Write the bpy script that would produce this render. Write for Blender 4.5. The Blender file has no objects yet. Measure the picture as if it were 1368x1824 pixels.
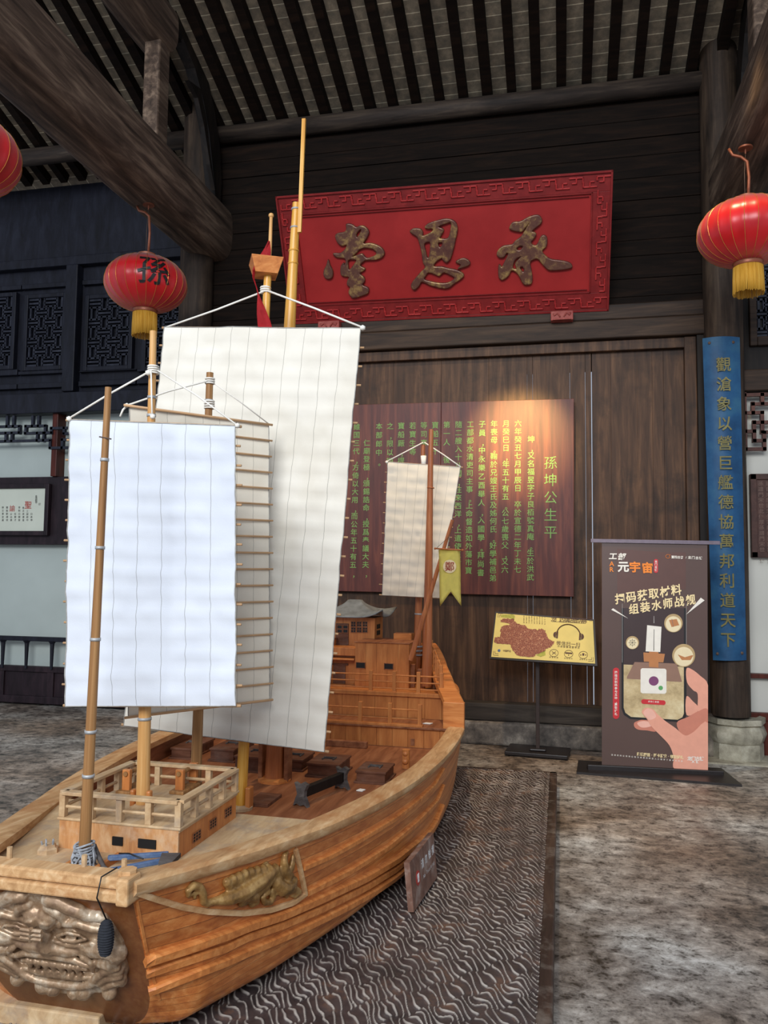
import bpy, bmesh, math, random
import numpy as np
from mathutils import Vector, Matrix, noise
from mathutils.bvhtree import BVHTree
random.seed(7)
SC = bpy.context.scene
COL = SC.collection
R = math.radians
# ------------------------------------------------------------------ camera
F, PITCH, YAW, ROLL = 1427.5, R(4.1102), R(12.4198), R(.6366)
CAM = Vector((0, 0, 1.55))
_cy, _sy, _cp, _sp, _cr, _sr = math.cos(YAW), math.sin(YAW), math.cos(PITCH), math.sin(PITCH), math.cos(ROLL), math.sin(ROLL)
_fwd = Vector((-_sy*_cp, _cy*_cp, _sp)); _rt = Vector((_cy, _sy, 0)); _up = _rt.cross(_fwd)
_r2 = _rt*_cr + _up*_sr; _u2 = _up*_cr - _rt*_sr
cam = bpy.data.cameras.new('camera'); camo = bpy.data.objects.new('camera', cam); COL.objects.link(camo)
cam.sensor_fit = 'VERTICAL'; cam.sensor_height = 36; cam.lens = 36*F/1824; cam.clip_start = .05
mw = Matrix.Identity(4)
for i in range(3):
    mw[i][0] = _r2[i]; mw[i][1] = _u2[i]; mw[i][2] = -_fwd[i]; mw[i][3] = CAM[i]
camo.matrix_world = mw; SC.camera = camo
# ------------------------------------------------------------------ light
W = bpy.data.worlds.new('world'); SC.world = W; W.use_nodes = True
W.node_tree.nodes['Background'].inputs[0].default_value = (.72, .82, 1, 1)
W.node_tree.nodes['Background'].inputs[1].default_value = .62
def area(name, loc, aim, sx, sy, power, color):
    l = bpy.data.lights.new(name, 'AREA'); l.shape = 'RECTANGLE'; l.size = sx; l.size_y = sy; l.energy = power; l.color = color
    o = bpy.data.objects.new(name, l); COL.objects.link(o); o.location = loc
    o.rotation_euler = (Vector(aim)-Vector(loc)).to_track_quat('-Z', 'Y').to_euler(); return o
area('courtyard_daylight', (-1.2, -6.5, 6.4), (-.6, 5.0, 1.2), 8, 3.6, 1330, (.92, .96, 1))
def spot(name, loc, aim, power, color, ang, blend=.8, rad=.05):
    l = bpy.data.lights.new(name, 'SPOT'); l.energy = power; l.color = color; l.spot_size = R(ang); l.spot_blend = blend; l.shadow_soft_size = rad
    o = bpy.data.objects.new(name, l); COL.objects.link(o); o.location = loc
    o.rotation_euler = (Vector(aim)-Vector(loc)).to_track_quat('-Z', 'Y').to_euler(); return o
spot('warm_downlight', (-.36, 5.3, 3.78), (-.36, 7.43, 2.74), 1150, (1, .7, .26), 28, 1, .05)
spot('hall_warm_fill', (1.0, 5.4, 5.3), (.8, 6.9, 0.8), 130, (1, .74, .42), 80, 1, .1)  # added warm fill toward the banner and wall boards, stands for no fixture
spot('hall_warm_fill', (-1.0, 5.0, 5.4), (-1.2, 6.3, 1.2), 380, (1, .74, .44), 95, 1, .1)  # added unseen warm fill that brightens the stern and the back wall
SC.view_settings.view_transform = 'Standard'; SC.view_settings.look = 'None'
SC.view_settings.exposure = 0; SC.view_settings.gamma = 1; SC.view_settings.use_curve_mapping = False
SC.cycles.use_denoising = True; SC.cycles.max_bounces = 6
# ------------------------------------------------------------------ rays: where a point of the photo lies in the room
def ray(px, py): return _r2*((px-684)/F) - _u2*((py-912)/F) + _fwd
def atY(px, py, Y): d = ray(px, py); return CAM + d*(Y/d.y)
def atZ(px, py, Z): d = ray(px, py); return CAM + d*((Z-CAM.z)/d.z)
AX0 = -1.518+.0192*3.9
SHIP = Matrix.Translation((AX0, 3.9, 0)) @ Matrix.Rotation(R(-1.1), 4, 'Z') @ Matrix.Translation((0, -3.9, 0))   # ship frame -> room
SHIPI = SHIP.inverted()
def sray(px, py): return SHIPI @ CAM, SHIPI.to_3x3() @ ray(px, py)
def SY(px, py, Y): c, d = sray(px, py); return c + d*((Y-c.y)/d.y)
def SZ(px, py, Z): c, d = sray(px, py); return c + d*((Z-c.z)/d.z)
def SU(px, py, U): c, d = sray(px, py); return c + d*((U-c.x)/d.x)
class Plane:
    def __init__(s, a, b, c):      # a = left lower, b = right lower, c = left upper
        s.p = Vector(a); s.ex = (Vector(b)-s.p).normalized(); n = s.ex.cross(Vector(c)-s.p).normalized(); s.n = n
        if s.n.dot(CAM-s.p) < 0: s.n = -s.n
        s.ey = s.n.cross(s.ex)
    def hit(s, px, py, off=0):
        d = ray(px, py); p0 = s.p + s.n*off
        return CAM + d*((p0-CAM).dot(s.n)/d.dot(s.n))
# ------------------------------------------------------------------ materials
def lin(h):
    h = h.lstrip('#'); c = [int(h[i:i+2], 16)/255 for i in (0, 2, 4)]
    return tuple((x/12.92 if x <= .04045 else ((x+.055)/1.055)**2.4) for x in c) + (1,)
def newmat(name):
    m = bpy.data.materials.new(name); m.use_nodes = True; nt = m.node_tree
    return m, nt, nt.nodes['Principled BSDF']
def N(nt, t, **k):
    n = nt.nodes.new(t)
    for a, b in k.items():
        if a in n.inputs: n.inputs[a].default_value = b
        else: setattr(n, a, b)
    return n
def coords(nt, kind='Object', scale=(1, 1, 1), rot=(0, 0, 0)):
    tc = N(nt, 'ShaderNodeTexCoord'); mp = N(nt, 'ShaderNodeMapping'); mp.inputs['Scale'].default_value = scale; mp.inputs['Rotation'].default_value = rot
    nt.links.new(tc.outputs[kind], mp.inputs[0]); return mp.outputs[0]
def ramp(nt, fac, stops):
    r = N(nt, 'ShaderNodeValToRGB'); e = r.color_ramp.elements
    while len(e) < len(stops): e.new(.5)
    for i, (p, c) in enumerate(stops): e[i].position = p; e[i].color = lin(c) if isinstance(c, str) else c
    nt.links.new(fac, r.inputs[0]); return r.outputs[0]
def mixc(nt, fac, a, b, mode='MIX'):
    m = N(nt, 'ShaderNodeMix', data_type='RGBA', blend_type=mode)
    for s, v in ((m.inputs[0], fac), (m.inputs[6], a), (m.inputs[7], b)):
        if hasattr(v, 'links'): nt.links.new(v, s)
        elif isinstance(v, str): s.default_value = lin(v)
        else: s.default_value = v
    return m.outputs[2]
def math_(nt, op, a, b=0, c=None):
    m = N(nt, 'ShaderNodeMath', operation=op)
    for i, v in enumerate((a, b) if c is None else (a, b, c)):
        if hasattr(v, 'links'): nt.links.new(v, m.inputs[i])
        else: m.inputs[i].default_value = v
    return m.outputs[0]
def bump(nt, b, h, s=.2, d=.01):
    n = N(nt, 'ShaderNodeBump', Strength=s, Distance=d); nt.links.new(h, n.inputs['Height']); nt.links.new(n.outputs[0], b.inputs['Normal'])
def wood(name, stops, rough=.55, sc=(14, 14, 2), bmp=.15, dirt=None, coat=0, dsc=3, spec=.25):
    """grain stretched along the axis with the small scale; optional patchy dirt"""
    m, nt, b = newmat(name)
    co = coords(nt, 'Object', sc)
    n1 = N(nt, 'ShaderNodeTexNoise', Scale=1.6, Detail=6, Roughness=.62, Distortion=.5); nt.links.new(co, n1.inputs['Vector'])
    k = len(stops)-1
    col = ramp(nt, n1.outputs[0], [(.28+.46*i/k, c) for i, c in enumerate(stops)])
    if dirt:
        n2 = N(nt, 'ShaderNodeTexNoise', Scale=dsc, Detail=5, Roughness=.65); nt.links.new(coords(nt, 'Object'), n2.inputs['Vector'])
        f = N(nt, 'ShaderNodeMapRange', **{'From Min': .5, 'From Max': .72, 'To Max': dirt[1]}); nt.links.new(n2.outputs[0], f.inputs[0])
        col = mixc(nt, f.outputs[0], col, dirt[0])
    nt.links.new(col, b.inputs['Base Color']); b.inputs['Roughness'].default_value = rough
    b.inputs['Specular IOR Level'].default_value = spec; b.inputs['Coat Weight'].default_value = coat; b.inputs['Coat Roughness'].default_value = .25
    bump(nt, b, n1.outputs[0], bmp, .004); return m
def plain(name, c, rough=.5, metal=0, var=.0, scale=30, emit=0):
    m, nt, b = newmat(name); b.inputs['Roughness'].default_value = rough; b.inputs['Metallic'].default_value = metal
    n = N(nt, 'ShaderNodeTexNoise', Scale=scale, Detail=4); nt.links.new(coords(nt), n.inputs['Vector'])
    L = lin(c); k = max(var, .03)
    col = ramp(nt, n.outputs[0], [(.3, tuple(max(0, x*(1-k)) for x in L[:3])+(1,)), (.7, tuple(min(1, x*(1+k)) for x in L[:3])+(1,))])
    nt.links.new(col, b.inputs['Base Color'])
    if emit: nt.links.new(col, b.inputs['Emission Color']); b.inputs['Emission Strength'].default_value = emit
    return m
def cloth(name, c, dark, ncol, nrow):
    """sail canvas: stitched seams from the mesh's own UVs (u across, v down), woven grain"""
    m, nt, b = newmat(name); b.inputs['Roughness'].default_value = .9
    uv = coords(nt, 'UV'); sep = N(nt, 'ShaderNodeSeparateXYZ'); nt.links.new(uv, sep.inputs[0])
    nz = N(nt, 'ShaderNodeTexNoise', Scale=9, Detail=3); nt.links.new(coords(nt, 'UV', (1, 2, 1)), nz.inputs['Vector'])
    w = math_(nt, 'MULTIPLY_ADD', nz.outputs[0], .012, -.006)
    u = math_(nt, 'MULTIPLY', math_(nt, 'ADD', sep.outputs[0], w), ncol)
    d = math_(nt, 'ABSOLUTE', math_(nt, 'SUBTRACT', math_(nt, 'FRACT', math_(nt, 'ADD', u, .5)), .5))
    line = math_(nt, 'LESS_THAN', d, .012)
    n2 = N(nt, 'ShaderNodeTexNoise', Scale=5, Detail=5); nt.links.new(coords(nt), n2.inputs['Vector'])
    col = ramp(nt, n2.outputs[0], [(.3, dark), (.6, c)])
    col = mixc(nt, math_(nt, 'MULTIPLY', line, .6), col, '#6d675e')
    nt.links.new(col, b.inputs['Base Color'])
    wv = N(nt, 'ShaderNodeTexNoise', Scale=260, Detail=1); nt.links.new(coords(nt), wv.inputs['Vector']); bump(nt, b, wv.outputs[0], .12, .002)
    return m
M = {}
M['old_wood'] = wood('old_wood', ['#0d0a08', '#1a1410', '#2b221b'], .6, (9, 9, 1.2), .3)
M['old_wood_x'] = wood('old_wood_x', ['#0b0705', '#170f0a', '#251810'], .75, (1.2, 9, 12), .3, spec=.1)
M['beam'] = wood('beam', ['#261d17', '#57463a', '#8d7763'], .7, (10, 1, 10), .5)
M['beam_x'] = wood('beam_x', ['#191411', '#332a24', '#54473b'], .7, (1, 10, 10), .4)
M['lintel'] = wood('lintel', ['#1d140e', '#35261b', '#4d3a2a'], .6, (1, 8, 12), .4)
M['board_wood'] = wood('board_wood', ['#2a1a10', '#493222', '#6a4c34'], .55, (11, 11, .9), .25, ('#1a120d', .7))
M['sill'] = wood('sill', ['#231d19', '#3d352e', '#544a40'], .7, (1, 8, 10), .4)
M['blue_black'] = wood('blue_black', ['#0c0c12', '#171822', '#22242f'], .55, (8, 8, 2), .2)
M['red_black'] = wood('red_black', ['#170f12', '#251a1f', '#35262b'], .5, (8, 8, 2), .2)
M['fret_brown'] = wood('fret_brown', ['#3a211a', '#512f26', '#6a4436'], .5, (8, 8, 8), .2)
M['wainscot'] = wood('wainscot', ['#2a100a', '#4a1d13', '#5f2a1c'], .4, (10, 10, 1), .2)
M['column_wood'] = wood('column_wood', ['#1f1711', '#3c2f25', '#59493a'], .65, (10, 10, .8), .5, ('#100d0b', .6))
M['ship'] = wood('ship', ['#a96030', '#c97c40', '#de9656'], .42, (3, 22, 22), .1, coat=.25)
M['ship_dark'] = wood('ship_dark', ['#6e4129', '#8c583a', '#a5704d'], .5, (16, 2, 16), .1)
M['ship_v'] = wood('ship_v', ['#a05f33', '#bd763f', '#d18d50'], .42, (14, 14, 2), .1, coat=.2)
M['ship_pale'] = wood('ship_pale', ['#a9855f', '#c0a078', '#d4b993'], .7, (14, 3, 14), .15, ('#8a8078', .6), dsc=9)
M['ship_cap'] = wood('ship_cap', ['#a3784e', '#c69b6c', '#dcbb90'], .65, (22, 3, 22), .2, ('#a86c3b', .7), dsc=5)
M['house_front'] = wood('house_front', ['#96613a', '#c08a58', '#dcb68a'], .7, (12, 12, 3), .3, ('#cbb194', .7), dsc=12)
M['mast'] = wood('mast', ['#b27c43', '#c9965a', '#dcb178'], .45, (30, 30, 1.5), .1)
M['mast_yellow'] = wood('mast_yellow', ['#b9781f', '#d59a3e', '#e6b765'], .35, (30, 30, 1.5), .1, coat=.3)
M['mast_brown'] = wood('mast_brown', ['#74502f', '#93693f', '#b08657'], .5, (40, 40, 1), .15)
M['mast_red'] = wood('mast_red', ['#85492a', '#a56036', '#bd7a4a'], .4, (30, 30, 1.5), .1, coat=.2)
M['hatch'] = wood('hatch', ['#4a2d20', '#66402e', '#7f5642'], .55, (4, 16, 16), .1, ('#8c8078', .25), dsc=8)
M['grey_wood'] = wood('grey_wood', ['#3a3230', '#56504d', '#77716d'], .7, (6, 6, 20), .4)
M['batten'] = plain('batten', '#c39a70', .6, 0, .15, 12)
M['rope'] = plain('rope', '#e6e0d4', .85, 0, .08, 90)
M['coil'] = plain('coil', '#95989c', .85, 0, .35, 60)
M['band'] = plain('band', '#a9a9a8', .5, .3, .1)
M['black'] = plain('black', '#050505', .6)
M['ink'] = plain('ink', '#14110f', .5)
M['slate'] = plain('slate', '#787d7e', .55, 0, .25, 20)
M['iron'] = plain('iron', '#5b4a40', .6, .4, .2)
M['blue_paint'] = wood('blue_paint', ['#3b4d6b', '#4f6486', '#6d7c94'], .6, (20, 20, 20), .1)
M['white_wall'] = plain('white_wall', '#b0b9b3', .8, 0, .06, 2); M['white_wall_right'] = plain('white_wall_right', '#c6c3b8', .8, 0, .06, 2)
M['paper'] = plain('paper', '#e8e6e0', .8)
M['fender'] = plain('fender', '#23252b', .9, 0, .3, 80)
M['pole_metal'] = plain('pole_metal', '#3a2d28', .45, .3, .1)
M['base_black'] = plain('base_black', '#241e1d', .4, .1, .15)
M['bar_grey'] = plain('bar_grey', '#7c7079', .35, .5, .1)
# ------------------------------------------------------------------ mesh building
class MB:
    def __init__(s): s.bm = bmesh.new(); s.uv = None
    def face(s, vs):
        try: return s.bm.faces.new(vs)
        except ValueError: return None
    def box(s, a, b, bev=0, rot=None, piv=None, T=None):
        x0, y0, z0 = a; x1, y1, z1 = b
        P = [Vector(p) for p in ((x0, y0, z0), (x1, y0, z0), (x1, y1, z0), (x0, y1, z0), (x0, y0, z1), (x1, y0, z1), (x1, y1, z1), (x0, y1, z1))]
        if rot is not None:
            c = Vector(piv) if piv is not None else sum(P, Vector())/8
            P = [rot @ (p-c) + c for p in P]
        return s.hexa(P, bev, T)
    def hexa(s, P, bev=0, T=None):
        if T is not None: P = [T @ Vector(p) for p in P]
        v = [s.bm.verts.new(p) for p in P]; fs = [s.face([v[i] for i in f]) for f in ((0, 3, 2, 1), (4, 5, 6, 7), (0, 1, 5, 4), (1, 2, 6, 5), (2, 3, 7, 6), (3, 0, 4, 7))]
        if bev:
            es = list({e for f in fs for e in f.edges})
            bmesh.ops.bevel(s.bm, geom=es, offset=bev, segments=2, affect='EDGES', profile=.5)
        return s
    def bar(s, p, q, w, h, up=(0, 0, 1), bev=0):
        p = Vector(p); q = Vector(q); d = (q-p).normalized(); u = Vector(up); sx = d.cross(u)
        if sx.length < 1e-4: sx = d.cross(Vector((1, 0, 0)))
        sx.normalize(); u = sx.cross(d)
        a, b = sx*w/2, u*h/2
        return s.hexa([p-a-b, p+a-b, q+a-b, q-a-b, p-a+b, p+a+b, q+a+b, q-a+b], bev)
    def tube(s, pts, r, seg=10, cap=True, flat=None):
        pts = [Vector(p) for p in pts]; n = len(pts); rr = r if hasattr(r, '__len__') else [r]*n
        rings = []; prev = None
        for i, p in enumerate(pts):
            d = (pts[min(i+1, n-1)]-pts[max(i-1, 0)]).normalized()
            if prev is None:
                a = d.cross(Vector((0, 0, 1)))
                if a.length < .05: a = d.cross(Vector((1, 0, 0)))
            else: a = prev - d*prev.dot(d)
            a.normalize(); prev = a; b = d.cross(a)
            rings.append([s.bm.verts.new(p + (a*math.cos(t)+b*math.sin(t))*rr[i]) for t in (2*math.pi*k/seg for k in range(seg))])
        for A, B in zip(rings, rings[1:]):
            for k in range(seg): s.face((A[k], A[(k+1) % seg], B[(k+1) % seg], B[k]))
        if cap: s.face(rings[0][::-1]); s.face(rings[-1])
        return s
    def ball(s, c, r, sub=2, sc=(1, 1, 1)):
        res = bmesh.ops.create_icosphere(s.bm, subdivisions=sub, radius=1)
        for v in res['verts']: v.co = Vector((v.co.x*r*sc[0], v.co.y*r*sc[1], v.co.z*r*sc[2])) + Vector(c)
        return s
    def lathe(s, prof, c, seg=32, axis=(0, 0, 1)):
        c = Vector(c); q = Vector((0, 0, 1)).rotation_difference(Vector(axis)); rings = []
        for r, z in prof: rings.append([s.bm.verts.new(c + q @ Vector((r*math.cos(2*math.pi*k/seg), r*math.sin(2*math.pi*k/seg), z))) for k in range(seg)])
        for A, B in zip(rings, rings[1:]):
            for k in range(seg): s.face((A[k], A[(k+1) % seg], B[(k+1) % seg], B[k]))
        s.face(rings[0][::-1]); s.face(rings[-1]); return s
    def prism(s, pts, vec):
        pts = [Vector(p) for p in pts]; vec = Vector(vec)
        a = [s.bm.verts.new(p) for p in pts]; b = [s.bm.verts.new(p+vec) for p in pts]; n = len(pts)
        s.face(a[::-1]); s.face(b)
        for i in range(n): s.face((a[i], a[(i+1) % n], b[(i+1) % n], b[i]))
        return s
    def grid(s, P, uv=True):
        """P[i][j] points; uv u along j, v along i"""
        if s.uv is None: s.uv = s.bm.loops.layers.uv.new('UVMap')
        V = [[s.bm.verts.new(p) for p in row] for row in P]; n = len(P)-1; m = len(P[0])-1
        for i in range(n):
            for j in range(m):
                f = s.face((V[i][j], V[i][j+1], V[i+1][j+1], V[i+1][j]))
                if f:
                    for l, (a, b) in zip(f.loops, ((i, j), (i, j+1), (i+1, j+1), (i+1, j))): l[s.uv].uv = (b/m, a/n)
        return V
    def build(s, name, mat, parent=None, smooth=False, world=True, fix=True):
        """geometry is given in room coordinates (or ship coordinates for the ship's parts); it is moved into the parent's space"""
        if fix: bmesh.ops.recalc_face_normals(s.bm, faces=s.bm.faces)
        if parent is not None and world: s.bm.transform(ROOT[parent.name])
        me = bpy.data.meshes.new(name); s.bm.to_mesh(me); s.bm.free()
        if smooth == 'auto': me.set_sharp_from_angle(angle=R(40)); smooth = False; me.polygons.foreach_set('use_smooth', [True]*len(me.polygons))
        elif smooth: me.polygons.foreach_set('use_smooth', [True]*len(me.polygons))
        for mm in (mat if isinstance(mat, (list, tuple)) else [mat]): me.materials.append(M[mm] if isinstance(mm, str) else mm)
        o = bpy.data.objects.new(name, me); COL.objects.link(o)
        if parent is not None:
            o.parent = parent
            ROOT[o.name] = ROOT[parent.name]
        return o
ROOT = {}
def tag(o, label, cat=None, group=None):
    o['label'] = label
    if cat: o['category'] = cat
    if group: o['group'] = group
    return o
def thing(name, loc, label, cat, group=None, frame=None):
    o = bpy.data.objects.new(name, None); COL.objects.link(o); o.empty_display_size = .1
    if frame is None: o.location = loc; ROOT[o.name] = Matrix.Translation(-Vector(loc))
    else: o.matrix_world = frame @ Matrix.Translation(loc); ROOT[o.name] = Matrix.Translation(-Vector(loc))
    return tag(o, label, cat, group)
def struct(name, mb, mat, smooth=False, label=None, parent=None):
    o = mb.build(name, mat, parent, smooth)
    if parent is None:
        o['kind'] = 'structure'
        if label: o['label'] = label
    return o
def centre(o):
    """put the object's origin at its geometry's base centre"""
    me = o.data; a = np.empty(len(me.vertices)*3); me.vertices.foreach_get('co', a); a = a.reshape(-1, 3)
    c = Vector(((a[:, 0].min()+a[:, 0].max())/2, (a[:, 1].min()+a[:, 1].max())/2, a[:, 2].min()))
    me.transform(Matrix.Translation(-c)); o.location = o.location + c; ROOT[o.name] = Matrix.Translation(-o.location); return o
# ------------------------------------------------------------------ lettering
_G = {}
def glyph(ch, off=0.0):
    k = (ch, off)
    if k not in _G:
        cu = bpy.data.curves.new('glyph', 'FONT'); cu.body = ch; cu.size = 1; cu.offset = off; cu.resolution_u = 2
        ob = bpy.data.objects.new('glyph', cu); me = ob.to_mesh()
        vs = [(v.co.x, v.co.y) for v in me.vertices]; fs = [tuple(p.vertices) for p in me.polygons]
        ob.to_mesh_clear(); bpy.data.objects.remove(ob); bpy.data.curves.remove(cu)
        if vs:
            if ord(ch) > 0x2e00 and ch not in '，。、': cx, cy = .5, .38
            elif ch in '，。、': cx, cy = .1, .6
            else:
                xs = [v[0] for v in vs]; cx, cy = (min(xs)+max(xs))/2, .36
            vs = [(x-cx, y-cy) for x, y in vs]
        _G[k] = (vs, fs)
    return _G[k]
def put(mb, ch, c, ex, ey, size, off=0.0, sx=1.0, lift=None, shear=0):
    vs, fs = glyph(ch, off); c = Vector(c)
    V = [mb.bm.verts.new(c + ex*((x*sx+shear*y)*size) + ey*(y*size)) for x, y in vs]
    for f in fs: mb.face([V[i] for i in f])
def line(mb, text, pa, pb, ex, ey, size, off=0.0, sx=1.0, shear=0):
    """characters spread evenly from centre pa to centre pb"""
    n = len(text)
    for i, ch in enumerate(text):
        if ch in ' \u3000': continue
        put(mb, ch, Vector(pa).lerp(Vector(pb), i/max(1, n-1)), ex, ey, size, off, sx, None, shear)
def V3(x, y, z): return Vector((x, y, z))
# ================================================================== SETTING
def m_floor():
    m, nt, b = newmat('floor_stone'); co = coords(nt)
    a = N(nt, 'ShaderNodeTexNoise', Scale=1.6, Detail=12, Roughness=.7, Distortion=.2); nt.links.new(co, a.inputs['Vector'])
    f = N(nt, 'ShaderNodeTexNoise', Scale=11, Detail=10, Roughness=.78, Distortion=.3); nt.links.new(coords(nt, 'Object', (1, 1.15, 1)), f.inputs['Vector'])
    v = N(nt, 'ShaderNodeTexVoronoi', Scale=55, Randomness=1); nt.links.new(co, v.inputs['Vector'])
    pit = ramp(nt, math_(nt, 'MULTIPLY_ADD', v.outputs['Distance'], .25, f.outputs[0]), [(.5, '#857f76'), (.58, '#ffffff')])
    col = ramp(nt, math_(nt, 'MULTIPLY_ADD', f.outputs[0], .6, math_(nt, 'MULTIPLY', a.outputs[0], .45)), [(.41, '#45413b'), (.49, '#8a837b'), (.56, '#b9b2a7'), (.64, '#efe9de')])
    col = mixc(nt, .75, col, pit, 'MULTIPLY')
    p = N(nt, 'ShaderNodeTexNoise', Scale=.8, Detail=4); nt.links.new(co, p.inputs['Vector'])
    br = ramp(nt, p.outputs[0], [(.38, '#b59a82'), (.6, '#d5dae0')]); col = mixc(nt, .8, col, br, 'MULTIPLY')
    nt.links.new(col, b.inputs['Base Color'])
    rr = ramp(nt, a.outputs[0], [(.4, (.34, .34, .34, 1)), (.62, (.62, .62, .62, 1))]); nt.links.new(rr, b.inputs['Roughness'])
    bump(nt, b, f.outputs[0], .35, .01); return m
M['floor'] = m_floor()
m = MB(); m.box((-9, -1.2, -.06), (5.5, 8.6, 0)); struct('floor', m, 'floor')
def m_tile():
    m, nt, b = newmat('roof_tile'); b.inputs['Roughness'].default_value = .75
    br = N(nt, 'ShaderNodeTexBrick', Scale=1, **{'Mortar Size': .005, 'Mortar Smooth': .3, 'Brick Width': .232, 'Row Height': .125, 'Bias': 0})
    br.offset = 0; nt.links.new(coords(nt), br.inputs['Vector'])
    br.inputs['Color1'].default_value = lin('#968a7c'); br.inputs['Color2'].default_value = lin('#aea292'); br.inputs['Mortar'].default_value = lin('#fff4de')
    n = N(nt, 'ShaderNodeTexNoise', Scale=9, Detail=6, Roughness=.7); nt.links.new(coords(nt), n.inputs['Vector'])
    c = mixc(nt, .72, br.outputs[0], ramp(nt, n.outputs[0], [(.32, '#4a4a3c'), (.5, '#a39a86'), (.68, '#e8ddc8')]), 'MULTIPLY')
    nt.links.new(c, b.inputs['Base Color']); bump(nt, b, n.outputs[0], .4, .01); return m
M['tile'] = m_tile()
PH = R(19); ZP, YP = 6.1, 7.45
def roof(Y, d=0): return ZP + (YP-Y)*math.tan(PH) + d
def roofpart(x0, x1, y0, y1, d0, d1):
    """slab lying along the slope, in its own sloped axes"""
    L = (y1-y0)/math.cos(PH); mb = MB(); mb.box((x0, 0, d0), (x1, L, d1))
    return mb, Matrix.Translation((0, y1, roof(y1))) @ Matrix.Rotation(math.pi-PH, 4, 'X') if False else Matrix.Translation((0, y0, roof(y0))) @ Matrix.Rotation(-PH, 4, 'X')
mb, T = roofpart(-9, 5.5, 3.2, 9.0, .1, .16); o = struct('ceiling', mb, 'tile'); o.matrix_world = T
x = -6.93
while x < 3.4:
    w = .088+random.uniform(-.008, .008); mb, T = roofpart(-w/2, w/2, 3.2, 7.9, -.01, .1)
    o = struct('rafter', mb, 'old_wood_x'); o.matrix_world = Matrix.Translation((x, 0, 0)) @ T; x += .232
XL, XR = -3.55, 1.36
# upper plank wall
m = MB(); z = 3.9; random.seed(3)
while z < 6.05:
    h = random.choice((.15, .17, .19, .21)); 
    dy = random.uniform(0, .012); m.box((XL, 7.5-dy, z), (XR, 7.54, z+h-.004), .003); z += h
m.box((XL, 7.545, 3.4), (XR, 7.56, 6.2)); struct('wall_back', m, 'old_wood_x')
m = MB(); m.tube([(-3.7, 7.42, 6.0), (1.5, 7.42, 6.0)], .09, 16); struct('trim_1', m, 'beam_x', True, 'round dark purlin under the rafters along the plank wall')
m = MB(); m.box((XL, 7.4, 3.84), (XR, 7.54, 3.98), .01); struct('trim_2', m, 'lintel')
m = MB(); m.box((XL, 7.38, 3.66), (XR, 7.54, 3.835), .012); struct('trim_3', m, 'lintel', label='dark wooden lintel above the vertical boards')
# vertical boards, with the open gaps the daylight shows through
gapx = sorted([atY(px, py, 7.5).x for px, py in ((1054.5, 700), (1043.5, 800), (939, 680), (786, 690), (870, 1160), (1015, 640), (950, 1220), (1164, 850), (1185, 900))])
gapw = {}
xs = [XL]; x = XL
inner = [atY(px, 700, 7.5).x for px in (1216,)]
while x < XR-.3:
    x += random.uniform(.17, .25); g = [q for q in gapx if abs(q-x) < .1]
    if g: x = g[0]
    if x < XR-.08: xs.append(x)
for q in gapx:
    if all(abs(q-a) > .02 for a in xs): xs.append(q)
xs = sorted(xs)+[XR]
wide = {round(atY(1054.5, 700, 7.5).x, 3): .008, round(atY(1043.5, 800, 7.5).x, 3): .003}
m = MB()
for a, b in zip(xs, xs[1:]):
    g = wide.get(round(b, 3), .002 if any(abs(b-q) < .001 for q in gapx) else .0)
    m.box((a, 7.5, .36), (b-g, 7.53+random.uniform(0, .01), 3.67), .0015 if g == 0 else 0)
struct('wall_back_boards', m, 'board_wood')
m = MB(); zt = 3.655
m.box((XL+.1, 7.44, 3.56), (1.1, 7.505, zt), .006); m.box((1.09, 7.43, .35), (1.19, 7.505, zt), .006); struct('trim_4', m, 'board_wood', label='thin frame around the vertical boards')
m = MB(); m.box((1.19, 7.40, .2), (1.36, 7.54, 3.66), .008); struct('trim_5', m, 'old_wood')
m = MB(); m.box((XL, 7.36, .205), (XR, 7.56, .36), .01); struct('baseboard_back', m, 'sill')
def m_stone(name, a, b_, c):
    m, nt, b = newmat(name); n = N(nt, 'ShaderNodeTexNoise', Scale=5, Detail=8, Roughness=.7); nt.links.new(coords(nt), n.inputs['Vector'])
    nt.links.new(ramp(nt, n.outputs[0], [(.35, a), (.52, b_), (.68, c)]), b.inputs['Base Color']); b.inputs['Roughness'].default_value = .8; bump(nt, b, n.outputs[0], .5, .02); return m
M['stone'] = m_stone('stone', '#37322e', '#6e645a', '#aca08f'); M['plinth'] = m_stone('plinth', '#77705f', '#a19a86', '#c4bda8')
m = MB(); m.box((-3.7, 7.3, 0), (1.42, 7.6, .2), .02); struct('trim_6', m, 'stone', label='rough stone ledge under the wooden sill')
# columns
def column(x, y, r, z0, z1, label):
    mb = MB(); mb.lathe([(r*.97, z0), (r*1.0, z0+1.5), (r*.97, z1)], (x, y, 0), 28); return struct('column', mb, 'column_wood', 'auto', label)
column(1.41, 7.4, .165, .35, 6.6, 'round dark timber column behind the blue couplet board')
column(-3.62, 7.4, .17, .3, 6.6, 'round dark timber column at the end of the left beam')
def plinth(x, y):
    mb = MB(); prof = [(.19, .33), (.215, .345), (.215, .30), (.195, .285), (.205, .27), (.225, .21), (.205, .15), (.195, .14), (.2, .12), (.2, .03), (.2, 0)]
    mb.lathe([(a*1.12, z) for a, z in prof], (x, y, 0), 8)
    o = struct('column_base', mb, 'plinth', 'auto', 'carved pale stone base under the right column' if x > 0 else 'stone base under the left column')
    mb = MB(); mb.box((x-.3, y-.3, -.02), (x+.3, y+.3, .012), .006); struct('trim_7' if x > 0 else 'trim_8', mb, 'plinth')
plinth(1.44, 7.38); plinth(-3.62, 7.4)
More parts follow.
